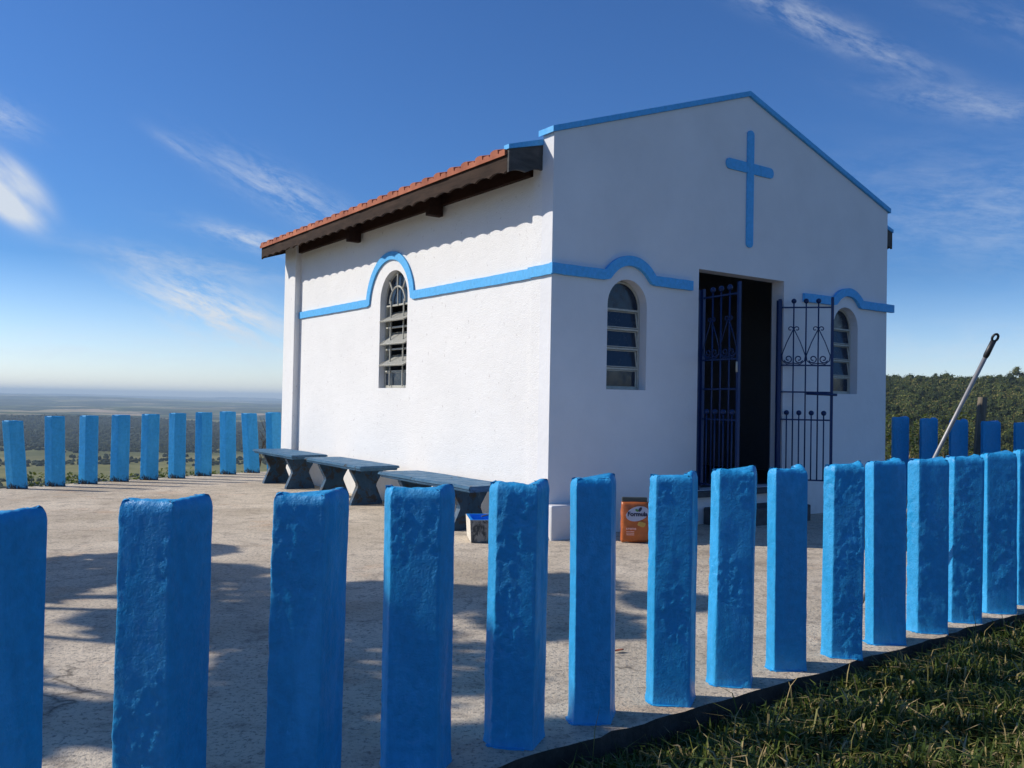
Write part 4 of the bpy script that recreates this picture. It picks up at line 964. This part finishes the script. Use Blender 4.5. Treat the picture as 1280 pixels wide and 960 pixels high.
# hillside forest on the right: a dark core per crown, wrapped in leaf clumps
def leafy(name, C_, rad, sub, seed, nq, qs, flat=0.8):
    r_ = np.random.default_rng(seed); n = len(C_); V0, F0 = ico(sub); nv = len(V0)
    lobe = 0.22 * np.sin(V0 @ np.array([3.1, 2.3, 1.7]) * 1.6)[None, :] * r_.choice([-1, 1], size=(n, 1))
    Vc = V0[None] * (0.50 + lobe)[:, :, None] * rad[:, None, None]; Vc[:, :, 2] *= flat; Vc += C_[:, None]
    kind = np.clip(r_.beta(2, 2.4, n) + 0.28 * vnoise(C_[:, 0], C_[:, 1], 45, 6) * (n > 50), 0, 1)
    tri = ((np.arange(n) * nv)[:, None, None] + F0[None]).reshape(-1, 3)
    d = r_.normal(size=(n, nq, 3)); d /= np.linalg.norm(d, axis=2)[..., None]; d[:, :, 2] = np.abs(d[:, :, 2]) * 1.0 - 0.25
    bump_ = 0.72 + 0.22 * np.sin((d @ np.array([3.1, 2.3, 1.7])) * 1.6) + 0.22 * r_.random((n, nq))
    c = C_[:, None] + d * bump_[..., None] * rad[:, None, None] * np.array([1, 1, flat])
    a = r_.normal(size=(n, nq, 3)); a /= np.linalg.norm(a, axis=2)[..., None]; b_ = np.cross(a, d); b_ /= np.linalg.norm(b_, axis=2)[..., None] + 1e-9
    q = (qs * rad)[:, None, None] * r_.uniform(0.5, 1.3, (n, nq, 1))
    Vq = np.stack([c - a * q, c + b_ * q * 0.8, c + a * q], 2).reshape(-1, 3)
    off = n * nv; trq = off + np.arange(n * nq)[:, None] * 3 + np.array([[0, 1, 2]])
    tn = np.concatenate([np.repeat(kind * 0.3, nv), np.repeat(np.clip(kind[:, None] + 0.20 * r_.normal(size=(n, nq)), 0, 1).ravel(), 3)])
    return link(name, np_mesh(name, np.vstack([Vc.reshape(-1, 3), Vq]), np.vstack([tri, trq]), tn), M['forest'])
x, y, r = sector(8500, 13, 38, 330, 1075); rad = rng.uniform(2.0, 5.2, len(x)) * rng.choice([0.6, 1, 1.35], len(x), p=[.45, .4, .15])
C_ = np.column_stack([x, y, height(x, y) + rad * 0.5 + rng.uniform(-1.2, 2.6, len(x)) + 1.6 * vnoise(x, y, 40, 31)]); f1 = leafy('forest', C_, rad, 2, 11, 120, 0.13, 1.15); tag(f1, kind='stuff')
x, y, r = sector(2600, 13, 38, 45, 330); rad = rng.uniform(0.5, 1.0, len(x)) * (0.6 + r / 170); C_ = np.column_stack([x, y, height(x, y) + rad * 0.4])
f2 = leafy('shrubland', C_, rad, 2, 12, 110, 0.14); tag(f2, kind='stuff')
# woods scattered over the valley fields on the left
x, y, r = sector(60000, -40, 14, 700, 5200)
mask = vnoise(x, y, 210, 21) + 0.5 * vnoise(x, y, 60, 22) > 0.22
mask |= (np.abs(vnoise(x, y, 420, 23)) < 0.03)
bandm = ((r > 1250) & (r < 1500)) | (r > 2350); mask |= bandm & (vnoise(x, y, 160, 25) > -0.25)
mask |= (r > 1830) & (r < 1990 + 90 * vnoise(x, y, 300, 28))
mask &= ~((r > 1500) & (r < 1830) & (vnoise(x, y, 80, 26) < 0.45)) & ~((r > 2080) & (r < 2380) & (vnoise(x, y, 80, 27) < 0.4))
mask &= rng.uniform(0, 1, len(x)) < 0.85
x, y, r = x[mask], y[mask], r[mask]; rad = rng.uniform(4.5, 10, len(x)) * np.clip(r / 2600, 0.55, 1.5); C_ = np.column_stack([x, y, height(x, y) + rad * 0.3])
f3 = crowns('woodland', C_, rad * 0.8, 1, 13, 0.8, m=M['woodland'], rough=0.14); tag(f3, kind='stuff')
# a few trees that stand out on the right-hand skyline
rl = ['tallest dark tree on the ridge skyline, left of the silver pole', 'low round tree on the ridge skyline near the chapel corner', 'dark round tree on the ridge skyline just right of the silver pole', 'broad dark tree on the ridge skyline at the right edge', 'narrow tree on the ridge skyline beside the chapel corner']
for k, (px, dd, rr, hh) in enumerate(((1169, 1040, 5.4, 4.6), (1147, 1040, 4.8, 3.0), (1239, 1040, 5.0, 2.8), (1270, 1000, 9.0, 4.4), (1117, 1040, 3.6, 3.6))):
    az = math.atan((px - 640) / F_PX); x, y = dd * math.sin(az), dd * math.cos(az); z = float(height(np.array([x]), np.array([y]))[0])
    root = empty('ridge_tree', (x, y, z)); tag(root, rl[k], 'tree', 'trees on the ridge skyline')
    cc = np.array([[0, 0, rr * 0.9 + hh], [rr * .6, 0, rr * 0.6 + hh], [-rr * .6, 1, rr * 0.55 + hh], [0.2 * rr, 1, rr * 1.3 + hh]])
    o = leafy('crown', cc, np.array([rr * .7, rr * .55, rr * .5, rr * .45]), 2, 30 + k, 160, 0.13); o.parent = root
    bm = bmesh.new(); tube(bm, [(0, 0, -1), (0.2, 0, hh + rr * 0.6)], [0.5, 0.3], 6); recalc(bm); link('trunk', bm_mesh(bm, 'trunk'), M['bark'], root)

# ------------------------------------------------------------------ haze
bm = bmesh.new(); box(bm, -37000, 37000, -37000, 37000, -330, 130); o = link('haze', bm_mesh(bm, 'haze')); tag(o, kind='stuff')
hm = bpy.data.materials.new('valley_haze'); hm.use_nodes = True; nt = hm.node_tree; nt.nodes.clear()
out = N(nt, 'ShaderNodeOutputMaterial'); pv = N(nt, 'ShaderNodeVolumePrincipled', Density=0.000068, Anisotropy=0.0)
pv.inputs['Color'].default_value = (0.68, 0.86, 1.0, 1); nt.links.new(pv.outputs[0], out.inputs['Volume']); o.data.materials.append(hm)

# ------------------------------------------------------------------ world, sun, camera
wd = bpy.data.worlds.new('World'); scene.world = wd; wd.use_nodes = True; nt = wd.node_tree
bg = nt.nodes['Background']; sky = N(nt, 'ShaderNodeTexSky', sky_type='NISHITA', sun_disc=False)
el = math.asin(SUN_DIR.z); azs_ = math.atan2(SUN_DIR.x, SUN_DIR.y)
sky.sun_elevation = el; sky.sun_rotation = azs_ % (2 * math.pi)
sky.altitude = 900; sky.air_density = 1.15; sky.dust_density = 0.6; sky.ozone_density = 2.5
bg.inputs['Strength'].default_value = 0.085
tc = N(nt, 'ShaderNodeTexCoord'); sp = N(nt, 'ShaderNodeSeparateXYZ'); nt.links.new(tc.outputs['Generated'], sp.inputs[0])
def MA(op, a, b=None, c=None):
    n = N(nt, 'ShaderNodeMath', operation=op)
    for i, v in enumerate((a, b, c)):
        if v is None: continue
        if hasattr(v, 'links'): nt.links.new(v, n.inputs[i])
        else: n.inputs[i].default_value = v
    return n.outputs[0]
az = MA('MULTIPLY', MA('ARCTAN2', sp.outputs['X'], sp.outputs['Y']), 57.2958)
elv = MA('MULTIPLY', MA('ARCSINE', sp.outputs['Z']), 57.2958)
# high thin cloud: each streak is a stretched, noisy ellipse at its own place in the sky (azimuth, elevation, half length, half width, tilt, strength)
STREAKS = [(-30.2, 11.4, 2.6, 1.35, -40, 1.15), (-30.4, 15.2, 1.6, 0.8, -20, 0.45), (-14.5, 12.6, 4.6, 1.1, -24, 0.5), (-15.5, 9.4, 4.2, 0.55, -12, 0.75), (-18.6, 5.2, 4.4, 1.5, -22, 1.25),
           (-20.5, 8.0, 6.0, 0.6, -6, 0.35), (-20.6, 14.6, 2.0, 0.4, -25, 0.28), (18.6, 22.6, 7.0, 0.75, -27, 0.42), (27.5, 17.2, 5.0, 0.8, -16, 0.28), (30.0, 20.8, 5.0, 0.9, -25, 0.12),
           (30, 11.0, 9.0, 3.2, -8, 0.22), (24, 3.5, 12, 1.3, 3, 0.22), (-26, 2.6, 12, 1.2, 0, 0.22), (60, 25, 20, 4, -15, 0.3), (-70, 30, 20, 5, 20, 0.3)]
total = None
for k, (a0, e0, hl, hw, tl, st) in enumerate(STREAKS):
    ca, sa = math.cos(R(tl)), math.sin(R(tl)); dx = MA('SUBTRACT', az, a0); dy = MA('SUBTRACT', elv, e0)
    u = MA('ADD', MA('MULTIPLY', dx, ca), MA('MULTIPLY', dy, sa)); v = MA('SUBTRACT', MA('MULTIPLY', dy, ca), MA('MULTIPLY', dx, sa))
    cb = N(nt, 'ShaderNodeCombineXYZ'); nt.links.new(MA('MULTIPLY', u, 0.28), cb.inputs[0]); nt.links.new(v, cb.inputs[1]); cb.inputs[2].default_value = k * 3.7
    nz = tex(nt, cb.outputs[0], 1.0 if k else 0.6, 9, 0.72 if k else 0.5, 0.25)
    r2 = MA('ADD', MA('POWER', MA('ABSOLUTE', MA('DIVIDE', u, hl)), 2), MA('POWER', MA('ABSOLUTE', MA('DIVIDE', v, hw)), 2))
    fall = MA('EXPONENT', MA('MULTIPLY', r2, -1.0))
    if k == 0: nz = MA('ADD', MA('MULTIPLY', nz, 0.75), 0.20); fall = MA('EXPONENT', MA('MULTIPLY', MA('MULTIPLY', r2, r2), -0.8))
    val = MA('MULTIPLY', MA('MULTIPLY', fall, MA('MAXIMUM', MA('SUBTRACT', MA('MULTIPLY', nz, 4.4), 1.75), 0.0)), st)
    total = val if total is None else MA('ADD', total, val)
total = MA('MINIMUM', total, 0.92)
tf = N(nt, 'ShaderNodeMapRange'); tf.inputs[1].default_value = 0.0; tf.inputs[2].default_value = 8.0; nt.links.new(elv, tf.inputs[0])
hs = N(nt, 'ShaderNodeMix', data_type='RGBA', blend_type='MULTIPLY'); hs.inputs[0].default_value = 1.0
tnt = N(nt, 'ShaderNodeMix', data_type='RGBA'); nt.links.new(tf.outputs[0], tnt.inputs[0]); tnt.inputs[6].default_value = (1.75, 1.88, 2.35, 1); tnt.inputs[7].default_value = (0.46, 0.84, 1.38, 1)
nt.links.new(sky.outputs[0], hs.inputs[6]); nt.links.new(tnt.outputs[2], hs.inputs[7])
mx = N(nt, 'ShaderNodeMix', data_type='RGBA'); nt.links.new(total, mx.inputs[0]); nt.links.new(hs.outputs[2], mx.inputs[6]); mx.inputs[7].default_value = (8.2, 8.9, 9.8, 1)
nt.links.new(mx.outputs[2], bg.inputs['Color'])

sl_ = bpy.data.lights.new('sun', 'SUN'); sl_.energy = 4.85; sl_.angle = R(0.53); sl_.color = (1.0, 0.935, 0.835)
so = bpy.data.objects.new('sun', sl_); COL.objects.link(so); so.rotation_euler = SUN_DIR.to_track_quat('Z', 'Y').to_euler(); so.location = SUN_DIR * 50

cam = bpy.data.cameras.new('camera'); co = bpy.data.objects.new('camera', cam); COL.objects.link(co); scene.camera = co
cam.sensor_width = 36; cam.lens = 36 * F_PX / 1280; cam.clip_start = 0.05; cam.clip_end = 120000
c, s = math.cos(ROLL), math.sin(ROLL); cp, sp_ = math.cos(PITCH), math.sin(PITCH)
def tow(v): return Vector((v[0], v[1] * cp - v[2] * sp_, v[1] * sp_ + v[2] * cp))
right, up, fwd = tow((c, 0, s)), tow((-s, 0, c)), tow((0, 1, 0))
mtx = Matrix((right, up, -fwd)).transposed().to_4x4(); mtx.translation = (0, 0, EYE); co.matrix_world = mtx

scene.view_settings.view_transform = 'Standard'; scene.view_settings.look = 'None'; scene.view_settings.exposure = 0; scene.view_settings.gamma = 1
scene.render.engine = 'CYCLES'; scene.cycles.use_denoising = True; scene.cycles.max_bounces = 8; scene.cycles.volume_bounces = 0; scene.cycles.transparent_max_bounces = 8
